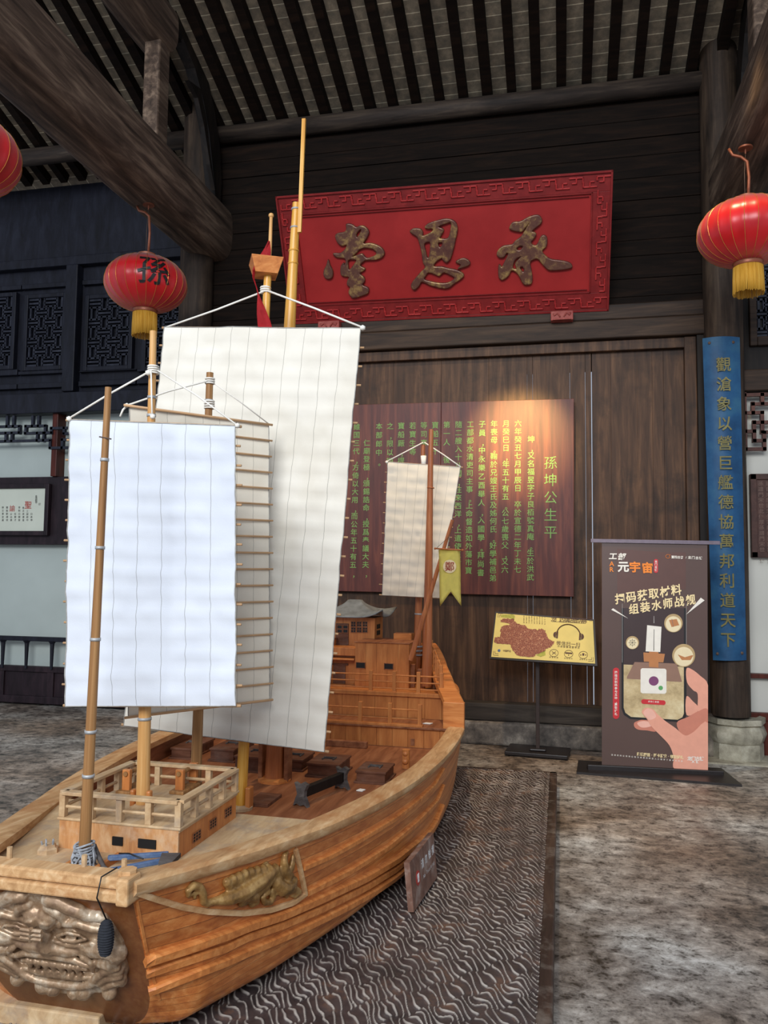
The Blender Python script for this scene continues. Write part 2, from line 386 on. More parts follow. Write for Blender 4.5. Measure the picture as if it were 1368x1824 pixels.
# big round-edged beams running toward the courtyard
def bigbeam(x, z, w, h, y0, y1, name, label):
    P = []
    for i in range(25):
        t = i/24; y = y0+(y1-y0)*t; ring = []
        for k in range(20):
            a = 2*math.pi*k/20; ca, sa = math.cos(a), math.sin(a)
            q = Vector((math.copysign(abs(ca)**.55, ca)*w/2, 0, math.copysign(abs(sa)**.55, sa)*h/2))
            q *= 1+.035*noise.noise(Vector((q.x*3, y*.8, q.z*3+x)))
            ring.append(V3(x, y, z)+q+V3(.02*noise.noise(Vector((y*.7, x, 0))), 0, .02*noise.noise(Vector((y*.5, x, 5)))))
        P.append(ring+[ring[0]])
    mb = MB(); mb.grid(P); bmesh.ops.remove_doubles(mb.bm, verts=mb.bm.verts, dist=1e-5); return struct(name, mb, 'beam', True, label)
bigbeam(-3.5, 4.97, .44, .58, 2.6, 7.5, 'trim_9', 'thick old beam running from the left column toward the courtyard')
bigbeam(1.52, 4.97, .44, .58, 2.6, 7.5, 'trim_10', 'thick old beam running from the right column toward the courtyard')
bigbeam(-3.5, 6.35, .36, .42, 3.2, 6.3, 'trim_11', 'upper beam above the left main beam')
bigbeam(1.52, 6.35, .36, .42, 3.2, 6.3, 'trim_12', 'upper beam above the right main beam')
for x, k in ((-3.5, 13), (1.52, 14)):
    mb = MB(); mb.box((x+.03*(1 if x < 0 else -1)-.075, 6.1, 5.2), (x+.03*(1 if x < 0 else -1)+.075, 6.3, 6.6), .02); struct('trim_%d' % k, mb, 'beam', label='short post standing on the %s beam' % ('left' if x < 0 else 'right'))
    # curved carved bracket between post and wall
    mb = MB(); pr = [(6.25, 6.45), (6.5, 6.42), (6.75, 6.3), (6.95, 6.1), (7.1, 5.85), (7.2, 5.55), (7.28, 5.3), (7.4, 5.2), (7.42, 5.5), (7.35, 5.85), (7.22, 6.12), (7.05, 6.35), (6.8, 6.55), (6.4, 6.66)]
    mb.prism([(x+.02, a, b) for a, b in pr], (.1, 0, 0))
    mb.prism([(x+.12, a, b) for a, b in ((6.55, 6.05), (6.75, 6.0), (6.9, 5.8), (7.05, 5.5), (7.18, 5.3), (7.05, 5.62), (6.95, 5.9), (6.8, 6.12))], (.04, 0, 0))
    struct('trim_%d' % (k+2), mb, 'old_wood', label='curved carved bracket above the %s beam' % ('left' if x < 0 else 'right'))
m = MB(); m.tube([(-6.9, 7.42, 6.0), (-3.7, 7.42, 6.0)], .09, 16); struct('trim_17', m, 'beam_x', True)
m = MB(); m.tube([(1.5, 7.42, 6.0), (5, 7.42, 6.0)], .09, 16); struct('trim_18', m, 'beam_x', True)
# ---- left bay (recessed wall)
YL = 8.05
def rect(px0, py0, px1, py1, Y): a = atY(px0, py0, Y); b = atY(px1, py1, Y); return min(a.x, b.x), max(a.x, b.x), min(a.z, b.z), max(a.z, b.z)
zL = lambda py, px=60: atY(px, py, YL).z
m = MB(); m.box((-9, YL+.1, 0), (XL, YL+.16, zL(735))); struct('wall_left', m, 'white_wall')
m = MB(); m.box((-9, YL+.02, zL(735)), (XL, YL+.1, 6.4)); struct('wall_left_upper', m, 'blue_black')
m = MB(); m.box((-9, YL-.12, zL(740)), (XL, YL+.05, zL(705)), .01); struct('trim_19', m, 'blue_black', label='dark beam under the lattice windows')
m = MB(); m.box((-9, YL-.08, zL(482)), (XL, YL+.03, zL(466)), .01); struct('trim_20', m, 'blue_black')
m = MB(); m.box((-9, YL-.02, zL(970)), (XL, YL+.12, zL(850)), .004); struct('trim_21', m, 'red_black', label='dark reddish panel band on the left wall')
m = MB(); m.box((-9, YL-.02, .02), (XL, YL+.12, zL(1188))); m.box((-9, YL-.05, .02), (XL, YL, .1), .006); m.box((-9, YL-.05, zL(1196)), (XL, YL, zL(1186)), .006)
for px in (5, 93, 180): c = atY(px, 1220, YL).x; m.box((c-.04, YL-.045, .08), (c+.04, YL, zL(1192)), .006)
struct('baseboard_left', m, 'red_black')
for i, px in enumerate((-45, 134, 345)):
    c = atY(px, 560, YL).x; m = MB(); m.box((c-.075, YL-.1, zL(703)), (c+.075, YL+.03, zL(482)), .012); struct('trim_%d' % (22+i), m, 'blue_black')
def lattice(mb, x0, x1, z0, z1, y, nc, nr, w, d):
    cw, chh = (x1-x0)/nc, (z1-z0)/nr
    for i in range(nc):
        for j in range(nr):
            a, b = x0+cw*i, z0+chh*j
            if (i+j) % 2: seg = [((a+cw*t, b-chh*.25), (a+cw*t, b+chh*1.25)) for t in (.22, .78)]
            else: seg = [((a-cw*.22, b+chh*t), (a+cw*1.22, b+chh*t)) for t in (.12, .5, .88)]
            for p, q in seg:
                p = (max(x0, min(x1, p[0])), max(z0, min(z1, p[1]))); q = (max(x0, min(x1, q[0])), max(z0, min(z1, q[1])))
                mb.box((p[0]-w/2 if p[0] == q[0] else p[0], y, p[1]-w/2 if p[1] == q[1] else p[1]), (q[0]+w/2 if p[0] == q[0] else q[0], y+d, q[1]+w/2 if p[1] == q[1] else q[1]))
M['lattice'] = wood('lattice', ['#191a22', '#262833', '#3a3c46'], .5, (8, 8, 8), .2)
wi = 0
for px0, px1 in ((-35, 27), (50, 117), (158, 235), (262, 332)):
    x0, x1, z0, z1 = rect(px0, 655, px1, 530, YL); wi += 1
    m = MB(); lattice(m, x0, x1, z0, z1, YL-.03, 4, 7, .022, .03); f = .05
    o = struct('window_%d' % wi, m, 'lattice')
    m = MB()
    for a in ((x0-f, z0-f, x0, z1+f), (x1, z0-f, x1+f, z1+f), (x0, z0-f, x1, z0), (x0, z1, x1, z1+f)): m.box((a[0], YL-.05, a[1]), (a[2], YL+.02, a[3]), .008)
    m.box((x0-.1, YL-.04, zL(693)), (x1+.1, YL+.02, zL(684)), .006); m.box((x0-.1, YL-.04, zL(668)), (x1+.1, YL+.02, z0-f), .006); m.box((x0-.1, YL-.04, zL(516)), (x1+.1, YL+.02, zL(508)), .006)
    ROOT[o.name] = Matrix.Identity(4); m.build('window_frame', 'blue_black', o)
# hanging fretwork, white panel above the band, railing
def fret(name, segs, off, sc, Y, w, d, mat, label):
    mb = MB()
    for x0, y0, x1, y1 in segs:
        a = atY(off[0]+x0*sc, off[1]+y0*sc, Y); b = atY(off[0]+x1*sc, off[1]+y1*sc, Y)
        if abs(x1-x0) > abs(y1-y0): a.z = b.z = (a.z+b.z)/2
        else: a.x = b.x = (a.x+b.x)/2
        mb.box((min(a.x, b.x)-w/2, Y-d/2, min(a.z, b.z)-w/2), (max(a.x, b.x)+w/2, Y+d/2, max(a.z, b.z)+w/2))
    return struct(name, mb, mat, label=label)
FS = [(-80, 183, 108, 183), (108, 183, 108, 218), (-40, 218, 108, 218), (42, 130, 42, 183), (77, 130, 77, 183), (68, 218, 68, 260), (35, 218, 35, 260), (-90, 262, 275, 260), (140, 218, 283, 218),
      (143, 180, 143, 218), (143, 180, 248, 180), (248, 180, 248, 218), (180, 130, 180, 180), (212, 130, 212, 180), (205, 218, 205, 260), (240, 218, 240, 260), (275, 260, 275, 297), (275, 297, 420, 297),
      (340, 252, 340, 297), (340, 252, 480, 252), (280, 190, 460, 190), (283, 190, 283, 218), (350, 190, 350, 220), (350, 220, 430, 220), (380, 130, 380, 190), (410, 220, 410, 252)]
fret('trim_26', FS, (0, 700), .329, YL-.06, .028, .04, 'lattice', 'dark fretwork hanging above the white panel on the left')
c = atY(102, 800, YL).x; m = MB(); m.box((c-.035, YL-.06, zL(850)), (c+.035, YL+.1, zL(735)), .006); struct('trim_27', m, 'wainscot')
m = MB(); m.box((-9, YL-.08, zL(1141)), (XL, YL-.03, zL(1133)), .006)
for px in (-35, 11, 53, 98, 143, 190, 235, 280):
    c = atY(px, 1160, YL).x; z0, z1 = zL(1190), zL(1140)
    m.tube([(c, YL-.055, z0), (c, YL-.055, z0+(z1-z0)*.5), (c, YL-.055, z1-.03), (c, YL-.055, z1)], [.016, .02, .024, .045], 8)
struct('trim_28', m, 'blue_black', label='low dark railing with slender balusters on the left wall')
# ---- right bay
YR = 7.5; zR = lambda py: atY(1350, py, YR).z
m = MB(); m.box((1.5, YR+.05, 0), (5.5, YR+.12, zR(700))); struct('wall_right', m, 'white_wall_right')
m = MB(); m.box((1.5, YR, zR(700)), (5.5, YR+.12, 6.4)); struct('wall_right_upper', m, 'old_wood')
m = MB(); m.box((1.55, YR-.06, zR(698)), (5.5, YR+.02, zR(660)), .01); struct('trim_29', m, 'lintel')
x0, x1, z0, z1 = rect(1347, 602, 1412, 470, YR); m = MB(); m.box((x0, YR-.005, z0), (x1, YR+.0, z1)); o = struct('window_5', m, 'black')
m = MB(); lattice(m, x0, x1, z0, z1, YR-.035, 4, 8, .02, .03); ROOT[o.name] = Matrix.Identity(4); m.build('window_lattice', 'lattice', o)
m = MB()
for a in ((x0-.06, z0-.08, x0, z1+.06), (x0, z0-.08, x1, z0)): m.box((a[0], YR-.05, a[1]), (a[2], YR+.01, a[3]), .008)
m.build('window_frame', 'lintel', o)
FR = [(35, 345, 240, 345), (35, 345, 35, 552), (35, 415, 100, 415), (65, 380, 65, 415), (65, 380, 220, 380), (100, 345, 100, 380), (100, 415, 100, 487), (35, 485, 70, 485), (70, 450, 70, 520), (70, 450, 220, 450), (70, 520, 108, 520), (108, 490, 108, 552), (35, 552, 108, 552), (100, 487, 220, 487)]
fret('trim_30', FR, (1310, 540), .4715, YR-.04, .03, .04, 'fret_brown', 'brown fretwork hanging above the white wall on the right')
m = MB(); m.box((1.55, YR-.02, zR(1208)), (5.5, YR+.06, zR(1200)), .004); struct('trim_31', m, 'wainscot')
m = MB(); m.box((1.55, YR-.03, 0), (5.5, YR+.06, zR(1270)), .006); m.box((1.55, YR-.05, zR(1282)), (5.5, YR, zR(1268)), .005); struct('baseboard_right', m, 'wainscot')
# ================================================================== PLATFORM with carved waves
PX0, PX1, PY0, PY1 = -2.62, -.03, 1.35, 6.02; PZ = .1
def waves():
    V, Fc, A = [], [], []; n0 = 0
    for x0, x1, y0, y1 in ((-1.28, PX1-.05, 2.7, PY1-.04), (PX0+.05, PX1-.05, PY0+.05, 2.7), (PX0+.05, -1.9, 2.7, PY1-.04)):
        dx, dy = (.0038, .0062) if x1 > -1 else (.008, .012)
        xs = np.linspace(x0, x1, int((x1-x0)/dx)); ys = np.linspace(y0, y1, int((y1-y0)/dy)); X, Y = np.meshgrid(xs, ys)
        Yw = Y + .012*np.sin(9*X+2*Y) ; Xw = X + .008*np.sin(5*Y+1.3)
        L, CW = .165, .098; v = (Yw - .95*Xw + .018*np.sin(2*np.pi*Xw/.098+1))/L; n = np.floor(v); q = v-n          # slanting rows of leaf shapes
        rn = np.sin(n*91.7)*4375.85; rn -= np.floor(rn); u = Xw + (.055+.025*rn)*(.5-.5*np.cos(np.pi*q)); c = u/CW + rn*3.7; k = np.floor(c); w = c-k
        rnd = np.sin(k*12.99+n*78.2)*43758.5; rnd -= np.floor(rnd); nl = 4+np.floor(rnd*2.4)
        pw = w + .10*np.sin(2*np.pi*q)*np.sin(np.pi*w)*(.6+rnd*.5); s = pw*nl; f = np.abs(s-np.round(s))*CW/nl     # distance to the nearest line
        ridge = np.clip(1-f/.0046, 0, 1)*np.where((w > .1) & (w < .93), 1, .0) + np.clip(1-np.abs(w-.04)*CW/.004, 0, 1); ridge = np.clip(ridge, 0, 1); e = np.minimum(q, 1-q)*L; edge = np.clip(1-e/.006, 0, 1)*.3; ridge *= np.clip(e/.007+.1, 0, 1)
        h = np.maximum(ridge, edge)**.8; rim = np.clip((X-(PX1-.085))/.02, 0, 1); sc = np.clip(1-np.abs(np.sin(Y*95+3*np.sin(X*60)))/.6, 0, 1); h = h*(1-rim)+rim*sc
        pil = .007*np.sin(np.pi*q)*np.sin(np.pi*np.clip(w, 0, 1)) + .003*np.sin(Y*11+X*7)
        z = PZ + .006 + h*.007 + pil; ny, nx = X.shape
        idx = n0+np.arange(nx*ny).reshape(ny, nx); n0 += nx*ny
        V.append(np.stack([X, Y, z], -1).reshape(-1, 3)); Fc.append(np.stack([idx[:-1, :-1], idx[:-1, 1:], idx[1:, 1:], idx[1:, :-1]], -1).reshape(-1, 4)); A.append(h.ravel())
    V = np.concatenate(V).astype(np.float32); Fc = np.concatenate(Fc).astype(np.int32); me = bpy.data.meshes.new('wave_carving')
    me.vertices.add(len(V)); me.vertices.foreach_set('co', V.ravel()); me.loops.add(Fc.size); me.loops.foreach_set('vertex_index', Fc.ravel())
    me.polygons.add(len(Fc)); me.polygons.foreach_set('loop_start', np.arange(0, Fc.size, 4, dtype=np.int32)); me.update(calc_edges=True)
    at = me.attributes.new('crest', 'FLOAT', 'POINT'); at.data.foreach_set('value', np.concatenate(A).astype(np.float32))
    me.polygons.foreach_set('use_smooth', [True]*len(me.polygons)); return me
def m_wave():
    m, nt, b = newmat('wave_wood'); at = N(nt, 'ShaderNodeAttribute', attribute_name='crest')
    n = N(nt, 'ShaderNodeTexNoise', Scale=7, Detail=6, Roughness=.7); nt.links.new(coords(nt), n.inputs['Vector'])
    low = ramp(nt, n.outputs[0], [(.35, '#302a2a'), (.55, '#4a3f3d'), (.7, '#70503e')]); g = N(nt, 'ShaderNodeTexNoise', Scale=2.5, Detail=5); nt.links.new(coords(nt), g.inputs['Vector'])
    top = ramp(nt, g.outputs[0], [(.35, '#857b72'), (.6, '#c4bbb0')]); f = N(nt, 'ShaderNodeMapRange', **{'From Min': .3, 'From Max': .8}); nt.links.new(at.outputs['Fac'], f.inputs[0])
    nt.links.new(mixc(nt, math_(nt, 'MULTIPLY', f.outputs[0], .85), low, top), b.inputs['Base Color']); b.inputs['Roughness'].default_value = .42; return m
M['wave'] = m_wave(); M['wave_edge'] = wood('wave_edge', ['#241b18', '#3b2c26', '#584438'], .5, (10, 1, 10), .3, ('#8d8378', .5), dsc=10)
plat = thing('display_platform', (-1.3, 3.7, 0), 'low dark wooden platform carved with rows of waves under the ship model', 'platform')
m = MB(); m.box((PX0, PY0, 0), (PX1, PY1, PZ-.02)); m.build('platform_base', 'wave_edge', plat)
m = MB()
for a, b in (((PX1-.055, PY0), (PX1, PY1)), ((PX0, PY0), (PX0+.055, PY1)), ((PX0, PY1-.045), (PX1, PY1))): m.box((a[0], a[1], PZ-.02), (b[0], b[1], PZ+.012), .008)
m.build('platform_rim', 'wave_edge', plat)
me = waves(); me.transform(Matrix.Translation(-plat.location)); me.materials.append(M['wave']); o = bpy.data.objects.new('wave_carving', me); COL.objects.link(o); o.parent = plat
# ================================================================== SHIP MODEL (ship frame: u across, y toward the stern, z up)
SB = V3(0, 3.9, PZ+.02)
ship = thing('ship_model', SB, 'large wooden model of an old sailing junk with white batten sails on the carved platform', 'ship model', None, SHIP)
def part(mb, name, mat, smooth=False, parent=None, label=None):
    o = mb.build(name, mat, parent or ship, smooth)
    if label: o['label'] = label
    return o
def interp(x, xs, ys): return float(np.interp(x, xs, ys))
_wy = [2.10, 2.20, 2.43, 2.65, 2.93, 3.25, 3.66, 4.1, 4.5, 5.0, 5.4, 5.8, 6.0]
_ww = [.305, .345, .425, .505, .60, .69, .775, .828, .842, .825, .79, .70, .63]
_zy = [2.10, 2.28, 2.56, 2.93, 3.30, 3.67, 4.09, 4.55, 5.0, 6.0]
_zg = [.655, .635, .61, .587, .58, .577, .576, .576, .578, .62]
_cw = np.polyfit(_wy, _ww, 6); 
def hw(y): return float(np.polyval(_cw, y))
def zg(y): return interp(y, _zy, _zg)
def kz(y): return .134 + .10*max(0, (y-5.3)/.7)**2
def hullpt(y, t, s):
    """t 0 at the gunwale .. 1 at the keel"""
    z0, k = zg(y), kz(y); w = hw(y)
    b = min(1, max(0, (y-2.15)/.6)); p = 5+13*b; q = .2-.13*b; f = interp(y, [2.1, 2.6, 3.3, 4.0, 6.0], [.1, .1, .06, .05, .1])
    u = w*(1-t**p)**q*(1-f*t) if t < 1 else 0
    yy = y
    if y < 2.4: yy = y + (zg(y)-(z0-(z0-k)*t))*.5*max(0, (2.4-y)/.3)
    return V3(s*u, yy, z0-(z0-k)*t)
ys = [2.10+3.9*i/78 for i in range(79)]; ts = [0]+[ (i/22)**.8 for i in range(1, 23)]
ts = [1-(1-i/26)**1.6 for i in range(27)]
mb = MB()
prof = [(t, 1) for t in ts] + [(t, -1) for t in ts[::-1][1:]]
Vg = mb.grid([[hullpt(y, t, s) for t, s in prof] for y in ys])
mb.face(Vg[0]); mb.face(Vg[-1][::-1])
bmesh.ops.remove_doubles(mb.bm, verts=mb.bm.verts, dist=1e-5)
bmesh.ops.recalc_face_normals(mb.bm, faces=mb.bm.faces)
HT = BVHTree.FromBMesh(mb.bm)
def m_hull():
    m, nt, b = newmat('hull_planks'); uv = coords(nt, 'UV'); sep = N(nt, 'ShaderNodeSeparateXYZ'); nt.links.new(uv, sep.inputs[0])
    n1 = N(nt, 'ShaderNodeTexNoise', Scale=1.5, Detail=7, Roughness=.65, Distortion=.4); nt.links.new(coords(nt, 'Object', (26, 1.6, 26)), n1.inputs['Vector'])
    col = ramp(nt, n1.outputs[0], [(.28, '#ad5c2a'), (.5, '#cf7d3d'), (.72, '#e89f5c')])
    k = math_(nt, 'MULTIPLY', sep.outputs[0], 36); fr = math_(nt, 'FRACT', k); d = math_(nt, 'LESS_THAN', fr, .045)
    wn = N(nt, 'ShaderNodeTexWhiteNoise', noise_dimensions='1D'); nt.links.new(math_(nt, 'FLOOR', k), wn.inputs['W'])
    col = mixc(nt, 1, col, ramp(nt, wn.outputs[0], [(0, '#d6cfc9'), (1, '#ffffff')]), 'MULTIPLY')
    col = mixc(nt, math_(nt, 'MULTIPLY', d, .75), col, '#4c2c18')
    nt.links.new(col, b.inputs['Base Color']); b.inputs['Roughness'].default_value = .4; b.inputs['Coat Weight'].default_value = .3; b.inputs['Coat Roughness'].default_value = .25
    bump(nt, b, math_(nt, 'SUBTRACT', n1.outputs[0], d), .15, .004); return m
M['hull'] = m_hull()
part(mb, 'hull', 'hull', 'auto')
def onhull(px, py):
    c, d = sray(px, py); h = HT.ray_cast(c, d.normalized()); return (h[0], h[1] if h[1].dot(d) < 0 else -h[1]) if h[0] is not None else (None, None)
# gunwale caps
def sweep(mb, ysl, fn):
    rings = [[mb.bm.verts.new(p) for p in fn(y)] for y in ysl]
    for A, B in zip(rings, rings[1:]):
        for k in range(len(A)): mb.face((A[k], A[(k+1) % len(A)], B[(k+1) % len(A)], B[k]))
    mb.face(rings[0][::-1]); mb.face(rings[-1])
gy = [2.10+2.87*i/50 for i in range(51)]
for s in (1, -1):
    mb = MB()
    def cs(y, s=s):
        w, z = hw(y), zg(y); return [V3(s*(w+a), y, z+b) for a, b in ((-.085, -.012), (-.085, .016), (-.07, .024), (.008, .024), (.02, .014), (.02, -.008), (.01, -.02), (-.02, -.022))]
    sweep(mb, gy, cs); part(mb, 'gunwale_cap', 'ship_cap', 'auto')
# inner bulwark lining
for s in (1, -1):
    mb = MB(); sweep(mb, [y for y in gy if y > 2.2], lambda y, s=s: [V3(s*(hw(y)-a), y, z) for a, z in ((.035, zg(y)-.005), (.055, zg(y)-.005), (.055, .43 if y > 2.98 else .57), (.035, .43 if y > 2.98 else .57))]); part(mb, 'bulwark_lining', 'ship_dark')
# decks
mb = MB(); n = 44; dk = [2.9+2.15*i/n for i in range(n+1)]
mb.prism([V3(hw(y)-.03, y, .44) for y in dk]+[V3(-hw(y)+.03, y, .44) for y in dk[::-1]], (0, 0, .02)); part(mb, 'main_deck', 'ship_dark')
mb = MB(); dk = [2.16+.86*i/16 for i in range(17)]
mb.prism([V3(hw(y)-.03, y, .572) for y in dk]+[V3(-hw(y)+.03, y, .572) for y in dk[::-1]], (0, 0, .02)); mb.box((-.46, 2.99, .45), (.46, 3.01, .59)); part(mb, 'foredeck', 'ship_pale')
# bow rail and stem corners
mb = MB(); mb.box((-.31, 2.085, .655), (.31, 2.155, .688), .007); mb.box((-.305, 2.075, .622), (.305, 2.12, .653), .006); part(mb, 'bow_rail', 'ship_cap')
for s in (1, -1):
    mb = MB(); mb.tube([V3(s*.285, 2.12, .66), V3(s*.285, 2.12, .702)], .026, 8); mb.box((s*.295-.016, 2.068, .618), (s*.295+.022, 2.14, .692), .006); part(mb, 'corner_block', 'ship_cap')
for px, py in ((17, 1522), (150, 1540), (221, 1550)):
    p = SY(px, py, 2.14); mb = MB(); mb.tube([V3(p.x, 2.14, .68), V3(p.x, 2.14, .72)], .008, 8); part(mb, 'bow_peg', 'ship_pale')
# bow corner timber edges (right visible, left mirrored)
# wales and mouldings on the hull side, traced on the right and mirrored to the left
def resample(P, n):
    P = np.array(P, float); d = np.r_[0, np.cumsum(np.hypot(*np.diff(P, axis=0).T))]; t = np.linspace(0, d[-1], n)
    return np.stack([np.interp(t, d, P[:, 0]), np.interp(t, d, P[:, 1])], 1)
def wale(name, px, w, th, mat='ship', n=40):
    pts = []
    for a, b in resample(px, n):
        h, nn = onhull(a, b)
        if h is not None: pts.append((h, nn))
    # run on to the stern along the same height fraction
    for s in (1, -1):
        mb = MB(); rings = []
        for i, (h, nn) in enumerate(pts):
            h0 = pts[max(0, i-1)][0]; h1 = pts[min(len(pts)-1, i+1)][0]; d = (h1-h0).normalized(); q = nn - d*nn.dot(d); q.normalize(); up = q.cross(d)
            if up.z < 0: up = -up
            ring = []
            for a, b in ((-1, -.2), (-.8, 1), (.7, 1), (1, .6), (1, -.2)):
                p = h + up*(a*w/2) + q*(b*th); ring.append(mb.bm.verts.new((p.x*s, p.y, p.z)))
            rings.append(ring)
        for A, B in zip(rings, rings[1:]):
            for k in range(5): mb.face((A[k], A[(k+1) % 5], B[(k+1) % 5], B[k]))
        mb.face(rings[0][::-1]); mb.face(rings[-1]); part(mb, name, mat)
wale('wale', [(257, 1708), (330, 1687), (400, 1664), (440, 1648), (500, 1629), (572, 1598), (650, 1562), (703, 1531), (743, 1499), (769, 1474), (785, 1436)], .030, .022)
wale('wale', [(260, 1732), (400, 1688), (440, 1668), (500, 1648), (572, 1618), (650, 1580), (703, 1548), (743, 1515), (766, 1490)], .026, .014)
wale('wale', [(264, 1762), (400, 1712), (440, 1694), (493, 1672), (545, 1649), (611, 1617), (664, 1588), (705, 1560), (740, 1528)], .026, .018)
wale('hull_moulding', [(538, 1545), (587, 1524), (650, 1489), (703, 1457), (743, 1426), (772, 1399), (788, 1370)], .020, .014, 'ship')
wale('hull_moulding', [(545, 1590), (624, 1550), (690, 1508), (743, 1463), (777, 1428), (788, 1400)], .024, .014, 'ship')
wale('panel_moulding', [(243, 1589), (275, 1600), (320, 1614), (370, 1623), (430, 1626), (480, 1620), (520, 1607), (543, 1590)], .017, .014, 'ship_cap')
wale('panel_post', [(524, 1512), (532, 1545), (541, 1588)], .016, .014, 'ship_cap', 8)
wale('stem_edge', [(243, 1605), (254, 1660), (266, 1720), (284, 1780)], .010, .004, 'ship', 10)
# carved reliefs
M['carving'] = m_carv = None
def m_carving(name, a, b_, c):
    m, nt, b = newmat(name); n = N(nt, 'ShaderNodeTexNoise', Scale=14, Detail=7, Roughness=.7); nt.links.new(coords(nt), n.inputs['Vector'])
    g = N(nt, 'ShaderNodeNewGeometry'); pt = N(nt, 'ShaderNodeMapRange', **{'From Min': .46, 'From Max': .56}); nt.links.new(g.outputs['Pointiness'], pt.inputs[0])
    col = ramp(nt, n.outputs[0], [(.3, a), (.5, b_), (.72, c)])
    nt.links.new(col, b.inputs['Base Color']); b.inputs['Roughness'].default_value = .38; b.inputs['Metallic'].default_value = .3; bump(nt, b, n.outputs[0], .2, .004); return m
M['carving'] = m_carving('carving', '#5f4322', '#9c7440', '#d0aa6c'); M['carving_face'] = m_carving('carving_face', '#6f5440', '#a08264', '#dfcfb6')
def remeshed(mb, vox, smooth_it=4):
    me = bpy.data.meshes.new('tmp'); mb.bm.to_mesh(me); mb.bm.free(); o = bpy.data.objects.new('tmp', me); COL.objects.link(o)
    r = o.modifiers.new('r', 'REMESH'); r.mode = 'VOXEL'; r.voxel_size = vox
    s = o.modifiers.new('s', 'SMOOTH'); s.iterations = smooth_it; s.factor = .5
    bpy.context.view_layer.update(); ev = o.evaluated_get(bpy.context.evaluated_depsgraph_get()); out = bpy.data.meshes.new_from_object(ev)
    mm = MB(); mm.bm.from_mesh(out); bpy.data.objects.remove(o); bpy.data.meshes.remove(me); bpy.data.meshes.remove(out); return mm
# dragon on the bow panel: strokes traced over the panel, radius in pixels
DS, DO = .307, (240, 1440)
DR = [([(305, 505), (300, 470), (330, 442), (365, 450), (385, 490), (390, 535), (420, 550)], [14, 20, 24, 24, 24, 22, 18]), ([(318, 500), (345, 490), (340, 515)], 12),
      ([(400, 545), (470, 530), (530, 510), (600, 480), (660, 440), (720, 405), (770, 365), (800, 345)], [16, 24, 40, 52, 50, 44, 36, 24]),
      ([(700, 480), (740, 440), (790, 400)], [26, 30, 22]),
      ([(640, 545), (605, 550), (600, 525), (640, 505), (690, 510), (700, 540), (670, 560), (655, 545)], [14, 18, 20, 26, 26, 18, 14, 10]),
      ([(750, 440), (755, 480), (730, 510), (745, 540), (780, 540), (795, 510), (780, 480)], [22, 24, 18, 18, 18, 18, 16]),
      ([(800, 420), (840, 460), (890, 450), (915, 410)], [30, 40, 36, 22]), ([(880, 400), (870, 370), (845, 360), (830, 345)], [24, 24, 18, 10]), ([(880, 380), (905, 385)], [20, 16]),
      ([(865, 350), (855, 310), (860, 270), (885, 250)], [22, 24, 18, 8]), ([(895, 350), (905, 310), (915, 265)], [20, 18, 8]),
      ([(870, 505), (880, 480), (915, 465), (940, 480), (925, 505), (900, 500)], [16, 20, 24, 22, 16, 10])]
for t in range(9):
    a = t/8; bx, by = 520+a*280, 420-a*80 - 20*math.sin(a*3.1); DR.append(([(bx, by), (bx+25-10*a, by+40), (bx+45, by+75)], [26, 22, 14]))
for i in range(26):
    a = random.random(); x = 530+240*a; y = 490-150*a+random.uniform(-40, 40); DR.append(([(x, y), (x+14, y+10-24*random.random())], [8, 3]))
for s in (1, -1):
    mb = MB()
    for pts, rr in DR:
        rr = rr if hasattr(rr, '__len__') else [rr]*len(pts); P = []; Q = []
        for (a, b), r_ in zip(pts, rr):
            h, nn = onhull(DO[0]+a*DS, DO[1]+b*DS)
            if h is None: continue
            px = (h-(SHIPI @ CAM)).length/F*DS; r = r_*px; P.append(h+nn*min(.014, r*.55)); Q.append(min(r, .03))
        if len(P) > 1:
            P = [V3(p.x*s, p.y, p.z) for p in P]; mb.tube(P, Q, 8)
            for p, q in zip(P, Q): mb.ball(p, q, 1)
    part(remeshed(mb, .0042, 3), 'carved_dragon', 'carving', True)
